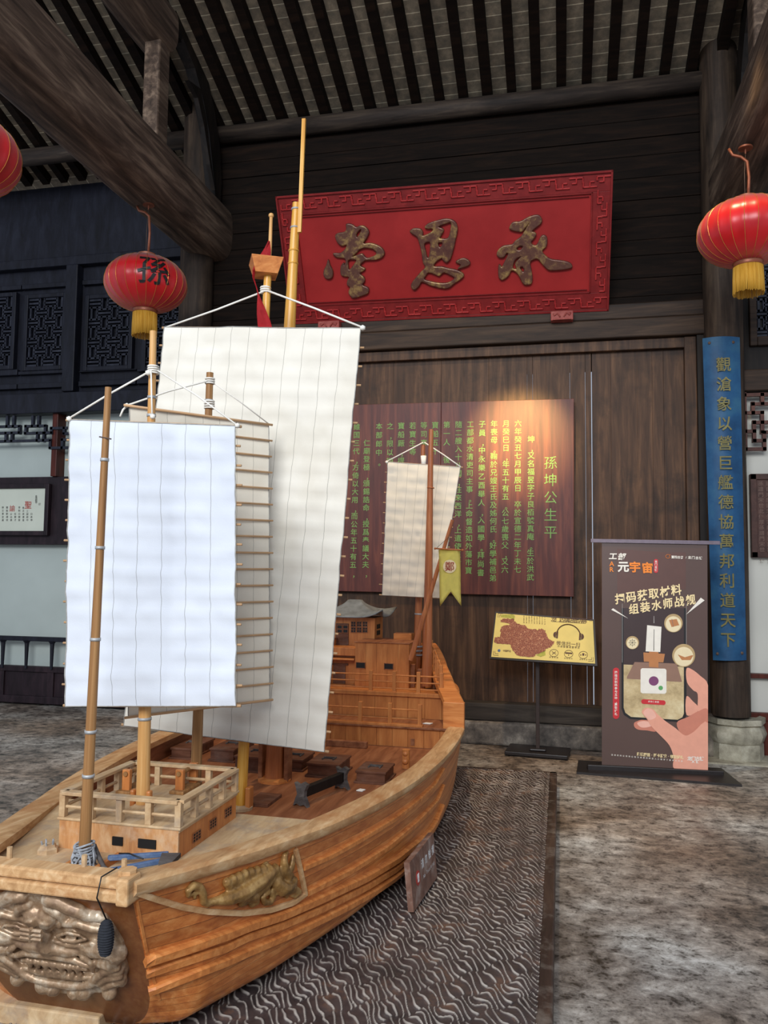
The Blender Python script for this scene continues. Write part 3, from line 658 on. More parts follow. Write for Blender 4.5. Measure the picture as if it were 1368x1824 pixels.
# beast face on the bow board
TP0 = V3(0, 2.11, .64); TP1 = V3(0, 2.34, .16)
c_, _ = sray(0, 0); tn = V3(0, -(TP0.z-TP1.z), -(TP1.y-TP0.y)).normalized()
def ontr(px, py): c, d = sray(px, py); return c + d*((TP0-c).dot(tn)/d.dot(tn))
BS, BO = .3655, (0, 1500)
cxm = ontr(BO[0]+245*BS, BO[1]+450*BS).x
BF = [  # (points, radius, lift)
 ([(245, 262), (300, 272), (350, 300), (400, 318), (440, 345)], [30, 32, 32, 30, 22], .4), ([(245, 300), (300, 330), (330, 370), (300, 395)], [26, 26, 20, 12], .3),
 ([(245, 345), (245, 375)], [46, 40], .3), ([(330, 375), (400, 372), (470, 395), (520, 400)], [14, 18, 22, 16], .6), ([(450, 350), (490, 345), (520, 360)], [18, 24, 18], .3),
 ([(300, 425), (350, 408), (410, 420), (440, 440), (390, 452), (330, 445), (300, 425)], 8, .9), ([(345, 428), (375, 428)], [18, 18], .3), ([(290, 452), (350, 470), (420, 475), (470, 462)], [9, 11, 12, 10], .8),
 ([(245, 425), (245, 455), (245, 480)], [26, 34, 38], .7), ([(250, 480), (300, 492), (360, 505), (410, 505)], [30, 30, 26, 18], .6),
 ([(420, 490), (470, 500), (540, 490), (580, 520), (560, 570), (500, 560)], [30, 40, 50, 46, 40, 30], .35),
 ([(245, 512), (310, 522), (390, 538), (440, 560), (480, 575)], [16, 16, 15, 14, 8], 1.0), ([(430, 520), (470, 550), (480, 590)], [14, 12, 8], 1.1),
 ([(245, 560), (320, 570), (400, 582), (440, 590)], [15, 15, 13, 10], .7), ([(245, 606), (320, 620), (400, 632), (460, 630)], [15, 15, 14, 10], .7),
 ([(245, 650), (330, 660), (420, 668), (470, 655), (500, 620), (540, 590), (590, 575)], [16, 16, 16, 18, 18, 18, 18], .9),
 ([(500, 655), (540, 630), (600, 620)], [16, 18, 18], .8), ([(520, 680), (560, 665), (610, 650)], [14, 16, 14], .7), ([(540, 600), (575, 600), (600, 600)], [22, 24, 18], .6),
 ([(270, 690), (275, 692)], [36, 34], .35), ([(420, 705), (425, 706)], [40, 36], .35), ([(545, 712), (548, 713)], [34, 30], .35), ([(600, 640), (603, 660)], [26, 24], .35)]
for x in range(250, 440, 38): BF.append(([(x, 555+(x-245)*.12), (x, 580+(x-245)*.12)], [13, 10], .9)); BF.append(([(x+12, 612+(x-245)*.1), (x+12, 592+(x-245)*.1)], [12, 9], .9))
mb = MB()
for pts, rr, lift in BF:
    rr = rr if hasattr(rr, '__len__') else [rr]*len(pts)
    for s in (1, -1):
        P = []; Q = []
        for (a, b), r_ in zip(pts, rr):
            h = ontr(BO[0]+a*BS, BO[1]+b*BS); r = r_*BS*(h-c_).length/F; q = h + tn*(.004+.022*lift); P.append(V3(cxm+s*(q.x-cxm), q.y, q.z)); Q.append(min(r, .04))
        if len(P) > 1: mb.tube(P, Q, 8)
        for p, q in zip(P, Q): mb.ball(p, q, 2, (1, .8, 1))
plate = [(245, 250), (330, 275), (440, 325), (520, 345), (570, 420), (605, 480), (612, 560), (630, 620), (600, 690), (540, 720), (420, 725), (245, 715)]
pp = [ontr(BO[0]+a*BS, BO[1]+b*BS) for a, b in plate]; pp = pp + [V3(2*cxm-p.x, p.y, p.z) for p in pp[::-1]]
mb.prism([p-tn*.02 for p in pp], tn*.03)
face = remeshed(mb, .0036, 2); face.bm.transform(Matrix.Translation((-cxm*.0, 0, 0)))
fo = part(face, 'carved_beast_face', 'carving_face', True)
mb = MB()
for k in range(3):
    for dx in (0,):
        a = ontr(BO[0]+165*BS, BO[1]+(338+k*20)*BS)+tn*.062; b = ontr(BO[0]+265*BS, BO[1]+(350+k*20)*BS)+tn*.062; mb.tube([a, b], .006, 6)
a = ontr(BO[0]+215*BS, BO[1]+335*BS)+tn*.062; b = ontr(BO[0]+212*BS, BO[1]+395*BS)+tn*.062; mb.tube([a, b], .006, 6)
part(mb, 'brow_mark', 'carving_face', False, fo)
# ---- railing helper: posts (children), top rail, thin rails
def railing(path, h, post, every, mat, toprail=True, rails=(.45,), rr=.005, name='railing', parent=None, pm=None, posts=None, skip_last=False):
    o = None; mb = MB(); P = [Vector(p) for p in path]
    for a, b in zip(P, P[1:]):
        if toprail: mb.bar(a+V3(0, 0, h), b+V3(0, 0, h), .034, .012, bev=.002)
        for f in rails: mb.tube([a+V3(0, 0, h*f), b+V3(0, 0, h*f)], rr, 6)
    o = part(mb, name, mat, False, parent)
    for a, b in zip(P, P[1:]):
        n = max(1, round((b-a).length/every))
        for i in range(n+ (1 if (b == P[-1] and not skip_last) else 0)):
            p = a.lerp(b, i/n); mb = MB(); mb.box((p.x-post/2, p.y-post/2, p.z), (p.x+post/2, p.y+post/2, p.z+h), .0015); part(mb, 'rail_post', pm or mat, False, o)
    return o
# ---- forecastle house
U0, U1, Y0, Y1 = -.215, .247, 2.5, 2.98; ZD = .697; ZB = .59
mb = MB(); mb.box((U0+.01, Y0+.012, ZB-.002), (U1-.01, Y1-.01, ZD-.012)); fh = part(mb, 'forecastle_house', 'ship_v')
mb = MB(); mb.box((U0+.008, Y0+.004, ZB-.002), (U1-.008, Y0+.014, ZD-.012), .001); part(mb, 'front_wall', 'house_front', False, fh, 'pale worn front wall')
mb = MB(); mb.box((U0, Y0, ZD-.012), (U1, Y1, ZD-.003), .003); mb.box((U0+.006, Y0+.006, ZD-.02), (U1-.006, Y1-.006, ZD-.01)); part(mb, 'house_deck', 'ship_pale', False, fh)
for (a, b), (c, d) in (((200, 1490), (218, 1507)), ((246, 1494), (277, 1513))):
    p = SY(a, b, Y0); q = SY(c, d, Y0); mb = MB(); mb.box((p.x, Y0-.001, q.z), (q.x, Y0+.006, p.z)); part(mb, 'window_opening', 'black', False, fh)
for (a, b), (c, d) in (((343, 1478), (356, 1500)), ((373, 1457), (384, 1476)), ((400, 1437), (411, 1455)), ((398, 1474), (409, 1494))):
    p = SU(a, b, U1-.01); q = SU(c, d, U1-.01); zc = (p.z+q.z)/2; mb = MB(); mb.box((U1-.014, p.y, zc-.015), (U1-.008, max(q.y, p.y+.03), zc+.015)); w_ = part(mb, 'window_opening', 'black', False, fh)
    mb = MB()
    for k in range(4):
        y = p.y+(max(q.y, p.y+.03)-p.y)*k/3; mb.box((U1-.009, y-.001, zc-.015), (U1-.006, y+.001, zc+.015))
    for k in range(4): z = zc-.015+.01*k; mb.box((U1-.009, p.y, z-.001), (U1-.006, max(q.y, p.y+.03), z+.001))
    part(mb, 'window_lattice', 'ship_dark', False, w_)
fr = railing([(U0+.014, Y0+.016, ZD-.003), (U1-.014, Y0+.016, ZD-.003), (U1-.014, Y1-.016, ZD-.003), (U0+.014, Y1-.016, ZD-.003), (U0+.014, Y0+.016, ZD-.003)], .08, .022, .108, 'ship_pale', True, (.42,), .006, 'forecastle_railing', skip_last=True)
# bitts (two bollard frames), mast cheeks on the forecastle
for (px, py) in ((223, 1412), (318, 1412)):
    p = SZ(px, py, ZD); mb = MB(); mb.box((p.x-.03, p.y-.02, ZD-.003), (p.x+.03, p.y+.14, ZD+.01), .003); bo = part(mb, 'bitts', 'mast_brown')
    for dy in (0, .11): mb = MB(); mb.box((p.x-.016, p.y+dy, ZD), (p.x+.016, p.y+dy+.02, ZD+.085), .003); part(mb, 'bitt_post', 'ship_v', False, bo)
    mb = MB(); mb.tube([(p.x, p.y-.006, ZD+.07), (p.x, p.y+.135, ZD+.07)], .009, 10); part(mb, 'crossbar', 'mast_brown', False, bo)
# ---- masts
def mast(name, base, top, r0, r1, mat, bands=(), extra=None, lab=None, seg=14, mid=None):
    pts = [Vector(base), Vector(base).lerp(Vector(top), .5), Vector(top)]
    mb = MB(); mb.tube(pts, [r0, (r0+r1)/2, r1], seg); o = part(mb, name, mat, 'auto', None, lab)
    for f in bands:
        c = Vector(base).lerp(Vector(top), f); d = (Vector(top)-Vector(base)).normalized(); r = r0+(r1-r0)*f
        mb = MB(); mb.tube([c-d*.005, c+d*.005], r+.0025, 14); part(mb, 'mast_band', 'band', True, o)
    return o
def frac(py, b, t): return (b-py)/(b-t)
B1 = V3(0, 2.34, .585); T1 = SY(193, 690, 2.34)
mast('fore_mast', B1, T1, .0185, .0105, 'mast_brown', [frac(y, 1545, 690) for y in (1379, 1303, 1142, 980, 822)], None, 'bamboo mast at the bow with pale bands')
mb = MB(); mb.tube([SY(177, 778, 2.33), SY(198, 782, 2.33)], .0025, 6); part(mb, 'mast_pin', 'iron')
B2 = V3(0, 2.69, .69); T2 = SY(273, 590, 2.69)
fm2 = mast('second_mast', B2, T2, .0245, .0125, 'mast', [frac(y, 1435, 590) for y in (1283, 745, 712)])
mb = MB(); mb.lathe([(.045, 0), (.045, .008), (.03, .014)], B2, 18); part(mb, 'mast_collar', 'ship_pale', False, fm2)
for s in (-1, 1): mb = MB(); mb.box((B2.x+s*.032-.008, 2.665, .69), (B2.x+s*.032+.008, 2.69, .755), .006); part(mb, 'mast_cheek', 'ship_v', False, fm2)
B3 = V3(.0, 3.1, .46); T3 = SY(374, 664, 3.1)
fm3 = mast('third_mast', B3, T3, .024, .015, 'mast_brown', [frac(y, 1430, 664) for y in (1343, 680, 712)])
B4 = SY(428, 1462, 3.5); B4.z = .46; T4 = SY(482, 400, 3.5)
fm4 = mast('lookout_mast', B4, SY(478, 470, 3.5), .026, .018, 'mast_yellow')
mb = MB(); mb.lathe([(.055, 0), (.055, .012), (.03, .02)], B4, 18); part(mb, 'mast_collar', 'ship_pale', False, fm4)
mb = MB(); mb.box((B4.x+.028, 3.48, .46), (B4.x+.05, 3.53, .56), .004); part(mb, 'mast_cheek', 'ship_v', False, fm4)
mb = MB(); mb.tube([SY(478, 470, 3.5), SY(481, 440, 3.5), SY(483, 386, 3.5)], [.013, .009, .008], 10); mb.ball(SY(483, 384, 3.5), .013, 2); part(mb, 'mast_top_pole', 'mast', 'auto', fm4)
# lookout tub
def tub():
    mb = MB(); c0, c1 = SY(473, 492, 3.5), SY(474, 465, 3.5); A = []; ang = R(28); rt = Matrix.Rotation(ang, 3, 'Z')
    a0 = [rt @ V3(x*.052, y*.052, 0) + c0 for x, y in ((-1, -1), (1, -1), (1, 1), (-1, 1))]; a1 = [rt @ V3(x*.075, y*.075, 0) + V3(c1.x, 3.5, c1.z) for x, y in ((-1, -1), (1, -1), (1, 1), (-1, 1))]
    mb.hexa(a0+a1, .002); return part(mb, 'lookout_tub', 'ship', False, fm4)
tub()
B5 = SY(489, 1390, 4.0); B5.z = .46; K5 = SY(500, 1290, 4.0)
mb = MB(); mb.tube([B5, B5+V3(.004, 0, .25)], [.052, .046], 18); fm5 = part(mb, 'main_mast', 'mast_red', 'auto', None, 'thick main mast amidships')
mb = MB(); mb.tube([B5+V3(.004, 0, .24), SY(516, 580, 4.0), SY(528, 362, 4.0)], [.042, .031, .021], 16)
part(mb, 'bamboo_pole', 'mast_yellow', 'auto', fm5)
mb = MB(); mb.lathe([(.085, 0), (.085, .012), (.06, .02)], B5, 20); part(mb, 'mast_collar', 'ship', False, fm5)
for s in (-1, 1): mb = MB(); mb.box((B5.x+s*.07-.012, 3.97, .46), (B5.x+s*.07+.012, 4.04, .66), .006); part(mb, 'mast_cheek', 'ship_dark', False, fm5)
for py in (447, 470, 373, 406): c = SY(522.5+(460-py)*.055, py, 4.0); mb = MB(); mb.tube([c-V3(0, 0, .004), c+V3(0, 0, .004)], .029 if py > 420 else .026, 14); part(mb, 'mast_band', 'mast_yellow' if py > 420 else 'band', True, fm5)
mb = MB(); mb.bar(SY(533.5, 414, 3.98), SY(541.5, 212, 3.98), .02, .014, (0, 1, 0)); part(mb, 'lashed_spar', 'mast_yellow', False, fm5)
B6 = V3(*SY(742, 1160, 5.75)[:2], .745); B6 = SY(742, 1200, 5.75)
fm6 = mast('stern_sail_mast', B6, SY(754, 792, 5.75), .03, .014, 'mast_red', [frac(1095, 1200, 792)])
mb = MB(); mb.tube([SY(755, 840, 5.745), SY(754.5, 826, 5.74), SY(754.5, 812, 5.74)], [.006, .018, .022], 8); part(mb, 'sail_tie', 'rope', True, fm6)
fm7 = mast('stern_flag_mast', SY(760, 1222, 5.45), SY(768, 765, 5.45), .036, .016, 'mast_red')
mb = MB(); mb.tube([SY(767.2, 868, 5.45), SY(767, 870, 5.45)], .026, 12); part(mb, 'mast_band', 'mast_red', True, fm7)
fm8 = mast('slanting_flag_pole', SY(731, 1176, 5.38), SY(806, 926, 5.38), .018, .011, 'mast_red', ())
# ---- sails
def sail(name, corners, nc, nr, mat, ext, rb, label, ropepx=None, ypx=0, back=.02, edge='edge', amp=.006):
    TL, TR, BR, BL = [Vector(c) for c in corners]; nx, ny = nc*4, (nr-1)*4; P = []; nrm = (TR-TL).cross(BL-TL).normalized()
    if nrm.y > 0: nrm = -nrm
    sd = random.random()*50
    for i in range(ny+1):
        v = i/ny; row = []; L = TL.lerp(BL, v); Rr = TR.lerp(BR, v)
        for j in range(nx+1):
            u = j/nx; p = L.lerp(Rr, u); c = v*(nr-1); bow = 1-abs(2*(c-math.floor(c))-1)
            k = u*nc; gx = 1-abs(2*(k-math.floor(k))-1)
            d = amp*(.5*bow + .6*bow*gx*(noise.noise(Vector((math.floor(k)*3.1+sd, math.floor(c)*2.7, 1)))+.4)) + amp*1.6*noise.noise(Vector((u*4+sd, v*6, 3))) + amp*.8*noise.noise(Vector((u*13+sd, v*19, 8)))
            d = max(.0012, d+amp*.5)
            e = .0025*noise.noise(Vector((u*7, v*22+sd, 5)))*(1 if (j in (0, nx) or i in (0, ny)) else 0)
            row.append(p + nrm*d + (TR-TL).normalized()*e)
        P.append(row)
    mb = MB(); mb.grid(P); o = part(mb, name, mat, True, None, label)
    mb = MB(); e = [P[0][j] for j in range(nx+1)] + [P[i][nx] for i in range(1, ny+1)] + [P[ny][j] for j in range(nx-1, -1, -1)] + [P[i][0] for i in range(ny-1, -1, -1)]
    mb.tube(e, .0022, 5, False); part(mb, 'sail_hem', 'hem', True, o)
    ax = (TR-TL).normalized()
    for i in range(nr):
        v = i/(nr-1); L = TL.lerp(BL, v)-nrm*back; Rr = TR.lerp(BR, v)-nrm*back; r = rb*(1.25 if i in (0, nr-1) else 1); jx = random.uniform(.75, 1.15)
        mb = MB(); mb.tube([L-ax*ext[0]*jx*1.0, L.lerp(Rr, .5), Rr+ax*ext[1]*jx], r, 8); part(mb, 'sail_batten', 'batten', True, o)
    return o
M['hem'] = plain('hem', '#9d9a93', .9, 0, .2, 60)
M['canvas_white'] = cloth('canvas_white', '#d1d4da', '#c8cbd2', 7, 14)
M['canvas_main'] = cloth('canvas_main', '#e2dbcd', '#d6cebe', 11, 22)
M['canvas_third'] = cloth('canvas_third', '#e6dcc9', '#dbd0bc', 8, 17)
M['canvas_stern'] = cloth('canvas_stern', '#e3d7c2', '#d9ccb5', 7, 13)
def rope(mb, pts, r=.004): mb.tube(pts, r, 8)
s1 = sail('fore_sail', (SY(125, 748, 2.62), SY(420, 759, 2.62), SY(421, 1257, 2.62), SY(118, 1258, 2.62)), 7, 15, 'canvas_white', (.021, .018), .0042, 'bright white batten sail nearest the bow', amp=.007, back=.007)
mb = MB(); rope(mb, [SY(122, 746, 2.62), SY(198, 700, 2.64), SY(266, 662, 2.66)]); rope(mb, [SY(422, 757, 2.62), SY(350, 704, 2.64), SY(281, 660, 2.66)], .0032); rope(mb, [SY(269, 660, 2.66), SY(270, 700, 2.655), SY(271, 740, 2.64)], .0032)
for k in range(4): mb.tube([V3(*(SY(273, 653+k*4, 2.69)-V3(0, .0, 0)))+V3(.0185*math.cos(a), .0185*math.sin(a), 0) for a in [2*math.pi*i/16 for i in range(17)]], .0036, 6)
mb.ball(SY(123, 746, 2.615), .011, 1); mb.ball(SY(423, 758, 2.615), .01, 1); mb.ball(SY(272, 742, 2.635), .011, 1); mb.ball(SY(264, 664, 2.66), .012, 1); part(mb, 'sail_rope', 'rope', True, s1)
s2 = sail('main_sail', (SY(294, 583, 3.42), SY(643, 585, 3.42), SY(578, 1339, 3.42), SY(222, 1292, 3.42)), 11, 23, 'canvas_main', (.022, .018), .005, 'largest batten sail amidships of cream canvas', amp=.010, back=.009)
mb = MB(); rope(mb, [SY(296, 583, 3.42), SY(385, 552, 3.45), SY(470, 519, 3.48)], .0048); rope(mb, [SY(645, 583, 3.42), SY(560, 549, 3.45), SY(477, 518, 3.48)], .0048); mb.ball(SY(646, 584, 3.41), .014, 1)
for k in range(3): mb.tube([SY(473, 513+k*4, 3.5)+V3(.0225*math.cos(a), .0225*math.sin(a), 0) for a in [2*math.pi*i/16 for i in range(17)]], .0045, 6)
part(mb, 'sail_rope', 'rope', True, s2)
# third sail: hung slanting away to the right
yy = lambda px: SU(px, 1000, 0).y
def obl(px, py):   # vertical plane through the third mast's front, turned 50 degrees
    c, d = sray(px, py); n = V3(math.sin(R(50)), -math.cos(R(50)), 0); p0 = V3(.0, 3.06, 0); return c + d*((p0-c).dot(n)/d.dot(n))
s3 = sail('third_sail', (obl(230, 724), obl(478, 757), obl(480, 1246), obl(228, 1277)), 5, 18, 'canvas_third', (.022, .012), .0042, 'cream batten sail turned edgeways behind the white one', amp=.004, back=-.012)
mb = MB(); rope(mb, [obl(227, 722), SY(300, 697, 3.05), SY(368, 679, 3.08)], .0038); rope(mb, [obl(480, 756), obl(428, 716), SY(380, 682, 3.1)], .0028); rope(mb, [obl(227, 722), obl(219, 730), obl(214, 742)], .004); mb.ball(obl(226, 722), .01, 1)
for k in range(3): mb.tube([SY(374, 675+k*4, 3.1)+V3(.0185*math.cos(a), .0185*math.sin(a), 0) for a in [2*math.pi*i/16 for i in range(17)]], .0035, 6)
for k in range(4): mb.tube([SY(373, 715+k*4, 3.1)+V3(.02*math.cos(a), .02*math.sin(a), 0) for a in [2*math.pi*i/16 for i in range(17)]], .0035, 6)
part(mb, 'sail_rope', 'rope', True, s3)
s4 = sail('stern_sail', (SY(691, 823, 5.66), SY(820, 832, 5.66), SY(783, 1065, 5.62), SY(681, 1060, 5.66)), 7, 14, 'canvas_stern', (.026, .018), .004, 'small cream batten sail at the stern', amp=.007, back=.009)
mb = MB(); rope(mb, [SY(689, 822, 5.66), SY(722, 805, 5.68), SY(754, 788, 5.72)], .0045); rope(mb, [SY(821, 832, 5.66), SY(790, 810, 5.68), SY(756, 788, 5.72)], .0045); mb.ball(SY(689, 823, 5.65), .012, 1); part(mb, 'sail_rope', 'rope', True, s4)
# ---- main deck furniture
def hatch(px, py, w, d, h, rot=0):
    p = SZ(px, py, .46); Rm = Matrix.Rotation(R(rot), 3, 'Z'); c = V3(p.x, p.y+d/2, .46)
    mb = MB(); mb.box((c.x-w/2-.012, c.y-d/2-.012, .458), (c.x+w/2+.012, c.y+d/2+.012, .47), .002, Rm, c); mb.box((c.x-w/2, c.y-d/2, .465), (c.x+w/2, c.y+d/2, .46+h), .002, Rm, c); o = part(mb, 'hatch', 'hatch')
    mb = MB(); mb.box((c.x-w/2-.006, c.y-d/2-.006, .46+h), (c.x+w/2+.006, c.y+d/2+.006, .46+h+.012), .002, Rm, c); part(mb, 'hatch_lid', 'hatch', False, o)
    mb = MB(); z = .46+h+.013
    for s in (-1, 1): mb.box((c.x+s*.03-.004, c.y-.03, z), (c.x+s*.03+.004, c.y+.03, z+.006), 0, Rm, c)
    mb.box((c.x-.03, c.y-.004, z), (c.x+.03, c.y+.004, z+.01), 0, Rm, c); part(mb, 'lid_handle', 'grey_wood', False, o); return o
hatch(660, 1396, .15, .2, .05); hatch(575, 1385, .17, .22, .06); hatch(517, 1373, .13, .2, .05); hatch(443, 1375, .16, .26, .07); hatch(395, 1357, .14, .3, .06); hatch(322, 1352, .12, .3, .05)
mb = MB(); p = SZ(455, 1437, .46); mb.box((p.x-.05, p.y, .46), (p.x+.06, p.y+.18, .475), .002); part(mb, 'deck_board', 'hatch')
mb = MB(); p = SZ(622, 1332, .46); mb.box((p.x-.15, p.y, .46), (p.x+.11, p.y+.035, .5), .004); part(mb, 'deck_beam', 'ship_dark')
# windlass with two flared grey ends
pa = SZ(537, 1436, .46); pb = SZ(610, 1405, .46); d = (pb-pa); d.z = 0; dn = d.normalized()
mb = MB(); mb.bar(pa+V3(0, 0, .06), pb+V3(0, 0, .06), .03, .045, bev=.003); wl = part(mb, 'windlass_beam', 'old_wood')
for p in (pa, pb):
    sd = V3(-dn.y, dn.x, 0); pr = [(-.04, 0), (-.02, .012), (.0, .004), (.02, .012), (.04, 0), (.03, .03), (.018, .055), (.026, .085), (.034, .105), (.008, .095), (-.012, .11), (-.036, .1), (-.022, .07), (-.02, .045), (-.03, .025)]
    mb = MB(); mb.prism([p-dn*.012+sd*a+V3(0, 0, b) for a, b in pr], dn*.024); part(mb, 'windlass_end', 'grey_wood', False, wl, 'weathered grey end piece')
for px, py in ((723, 1368),):
    p = SZ(px, py, .46); mb = MB(); mb.tube([p, p+V3(0, 0, .1)], [.022, .022], 12); mb.ball(p+V3(0, -.02, .04), .018, 2); mb.ball(p+V3(0, -.015, .08), .015, 2); part(mb, 'cleat_post', 'ship_v', 'auto')
mb = MB(); p = SZ(85, 1518, .592); mb.lathe([(.035, 0), (.035, .014), (.028, .018), (.026, .026), (.01, .028)], p, 6); ct = part(mb, 'foredeck_capstan', 'ship_pale', False)
mb = MB()
for k in range(5): a = k*1.26; mb.tube([p+V3(.018*math.cos(a), .018*math.sin(a), .026), p+V3(.021*math.cos(a), .021*math.sin(a), .038)], .003, 6)
part(mb, 'capstan_pegs', 'coil', False, ct)
# mast step trough beside the bow mast
mb = MB(); mb.box((-.06, 2.26, .59), (-.045, 2.46, .615), .002); mb.box((.045, 2.26, .59), (.06, 2.46, .615), .002); mb.box((-.06, 2.25, .59), (.06, 2.265, .612), .002); part(mb, 'mast_step', 'ship_v')
mb = MB(); mb.box((.08, 2.33, .592), (.17, 2.37, .607), .003); part(mb, 'foredeck_block', 'ship_pale')
# ---- stern works
def hexS(mb, pts): mb.hexa(pts)
YB1, YB2 = 4.96, 5.22; ZQ1, ZQ2 = .588, .742
def planked(y, z0, z1, n, name, mat='ship_v', w=None, y2=None):
    w = w or hw(y)-.03; mb = MB(); xs = [-w+2*w*i/n for i in range(n+1)]
    for a, b in zip(xs, xs[1:]): mb.box((a, y+random.uniform(0, .002), z0), (b-.0015, y+.03, z1), .001)
    mb.box((-w, y+.01, z0), (w, y+.03, z1)); return part(mb, name, mat)
planked(YB1, .455, ZQ1-.012, 16, 'lower_bulkhead'); planked(YB2, ZQ1, ZQ2-.012, 14, 'upper_bulkhead')
p = SY(735, 1322, YB1); mb = MB(); mb.box((p.x-.012, YB1-.003, p.z-.02), (p.x+.012, YB1+.004, p.z+.02), .001); part(mb, 'bulkhead_port', 'ship_dark')
mb = MB(); mb.box((-hw(5)+.03, YB1-.02, ZQ1-.014), (hw(5)-.03, YB2+.02, ZQ1), .002); part(mb, 'quarter_deck', 'ship_dark')
mb = MB(); dk = [YB2-.02+.78*i/12 for i in range(13)]
mb.prism([V3(hw(y)-.03, y, ZQ2-.014) for y in dk]+[V3(-hw(y)+.03, y, ZQ2-.014) for y in dk[::-1]], (0, 0, .014)); part(mb, 'poop_deck', 'ship_v')
def rail_px(y, z, pxs, h, name, nrail, post=.024):
    us = sorted(set([SY(p, 1270, y).x for p in pxs] + [-SY(p, 1270, y).x for p in pxs])); mb = MB()
    for k in range(nrail): f = (k+.75)/(nrail+.4); mb.tube([(us[0], y, z+h*f), (us[-1], y, z+h*f)], .0055, 6)
    mb.box((us[0]-.02, y-.02, z-.004), (us[-1]+.02, y+.02, z+.012), .002); o = part(mb, name, 'ship_v')
    for u in us: mb = MB(); mb.box((u-post/2, y-post/2, z), (u+post/2, y+post/2, z+h), .002); part(mb, 'rail_post', 'ship_v', False, o)
rail_px(YB1, ZQ1, (642, 695, 748), .135, 'quarter_deck_railing', 2); rail_px(YB2, ZQ2, (660, 702, 745, 786), .145, 'poop_railing', 3)
# raised quarter bulwark with thick cap (steps up at the front)
qy = [4.97+1.03*i/24 for i in range(25)]
def zq(y): return interp(y, [4.97, 5.2, 5.5, 5.8, 6.0], [.735, .775, .85, .93, .99])
def qd(y): return interp(y, [4.97, 5.3, 5.6, 6.0], [0, .08, .13, .15])
for s in (1, -1):
    mb = MB(); sweep(mb, qy, lambda y, s=s: [V3(s*(hw(y)+a-qd(y)), y, z) for a, z in ((.0, zg(y)-.02), (-.04, zg(y)-.02), (-.04, zq(y)), (.0, zq(y)))]); part(mb, 'quarter_bulwark', 'ship')
    mb = MB(); sweep(mb, qy, lambda y, s=s: [V3(s*(hw(y)+a-qd(y)), y, zq(y)+b) for a, b in ((-.11, -.012), (-.105, .014), (.008, .016), (.02, .006), (.02, -.014))])
    q = 4.965; mb.box((s*hw(q)-.11 if s > 0 else -hw(q)-.02, q-.02, zg(q)+.0), (s*hw(q)+.02 if s > 0 else -hw(q)+.11, q+.02, zq(q)+.012), .004); part(mb, 'quarter_cap', 'ship')
    # little railing along the raised side
    pts = [V3(s*(hw(y)-.085-qd(y)), y, zq(y)+.01) for y in (5.24, 5.45, 5.65, 5.85, 5.98)]
    mb = MB()
    for f in (.35, .65, .95): mb.tube([p+V3(0, 0, .14*f) for p in pts], .0055, 6)
    sr = part(mb, 'side_railing', 'ship_v')
    for i in range(9):
        y = 5.24+.74*i/8; p = V3(s*(hw(y)-.085-qd(y)), y, zq(y)+.01); mb = MB(); mb.box((p.x-.011, y-.011, p.z-.02), (p.x+.011, y+.011, p.z+.14), .002); part(mb, 'rail_post', 'ship_v', False, sr)
    # leeboard-like rounded wing outside the quarter
    wp = [(800, 1232), (812, 1240), (820, 1252), (821, 1268), (814, 1280), (803, 1283), (792, 1278), (788, 1240)]
    mb = MB(); mb.prism([V3(s*SY(a, b, 5.72).x, 5.72, SY(a, b, 5.72).z) for a, b in wp], (0, .03, 0)); part(mb, 'quarter_wing', 'ship')
# stern cabins
def opening(par, pa, pb, y, name='window_opening', bars=(0, 0)):
    p, q = SY(*pa, y), SY(*pb, y); mb = MB(); mb.box((p.x, y-.002, q.z), (q.x, y+.004, p.z)); o = part(mb, name, 'black', False, par); mb = MB(); f = .004
    for a in ((p.x-f, q.z-f, p.x, p.z+f), (q.x, q.z-f, q.x+f, p.z+f), (p.x, q.z-f, q.x, q.z), (p.x, p.z, q.x, p.z+f)): mb.box((a[0], y-.005, a[1]), (a[2], y+.003, a[3]))
    for k in range(1, bars[0]+1): x = p.x+(q.x-p.x)*k/(bars[0]+1); mb.box((x-.0015, y-.0035, q.z), (x+.0015, y+.003, p.z))
    for k in range(1, bars[1]+1): z = q.z+(p.z-q.z)*k/(bars[1]+1); mb.box((p.x, y-.0035, z-.0015), (q.x, y+.003, z+.0015))
    part(mb, 'window_frame', 'ship_dark', False, o)
a, b = SY(633, 1144, 5.45), SY(728, 1228, 5.45)
for s in (1, -1):
    x0, x1 = (a.x, b.x) if s > 0 else (-.19-(b.x-a.x), -.19); mb = MB(); n = 5
    for i in range(n): u = x0+(x1-x0)*i/n; mb.box((u, 5.45, ZQ2), (u+(x1-x0)/n-.001, 5.8, a.z), .001)
    cb = part(mb, 'stern_cabin', 'ship_v' if s < 0 else 'ship_v')
    if s > 0:
        opening(cb, (635, 1180), (650, 1190), 5.449); opening(cb, (685, 1182), (700, 1192), 5.449)
        t0, t1 = SY(701, 1128, 5.7), SY(732, 1146, 5.7); mb = MB(); mb.box((t0.x, 5.7, t1.z-.02), (t1.x, 5.8, t0.z), .002); part(mb, 'cabin_hatchway', 'ship', False, cb)
    mb = MB(); mb.box((x0-.006, 5.44, a.z-.001), (x1+.006, 5.81, a.z+.006), .002); part(mb, 'cabin_roof', 'ship_dark', False, cb)
mb = MB(); x0, x1 = -.2, a.x; mb.box((-a.x if False else x0, 5.55, ZQ2), (x1, 5.8, SY(600, 1152, 5.55).z), .001); cc = part(mb, 'middle_cabin', 'ship_v')
p, q = SY(594, 1184, 5.55), SY(615, 1222, 5.55); mb = MB(); mb.box((p.x, 5.543, ZQ2), (q.x, 5.552, p.z), .001); mb.box((p.x-.02, 5.54, p.z), (q.x+.02, 5.555, p.z+.012), .001); part(mb, 'cabin_door', 'hatch', False, cc)
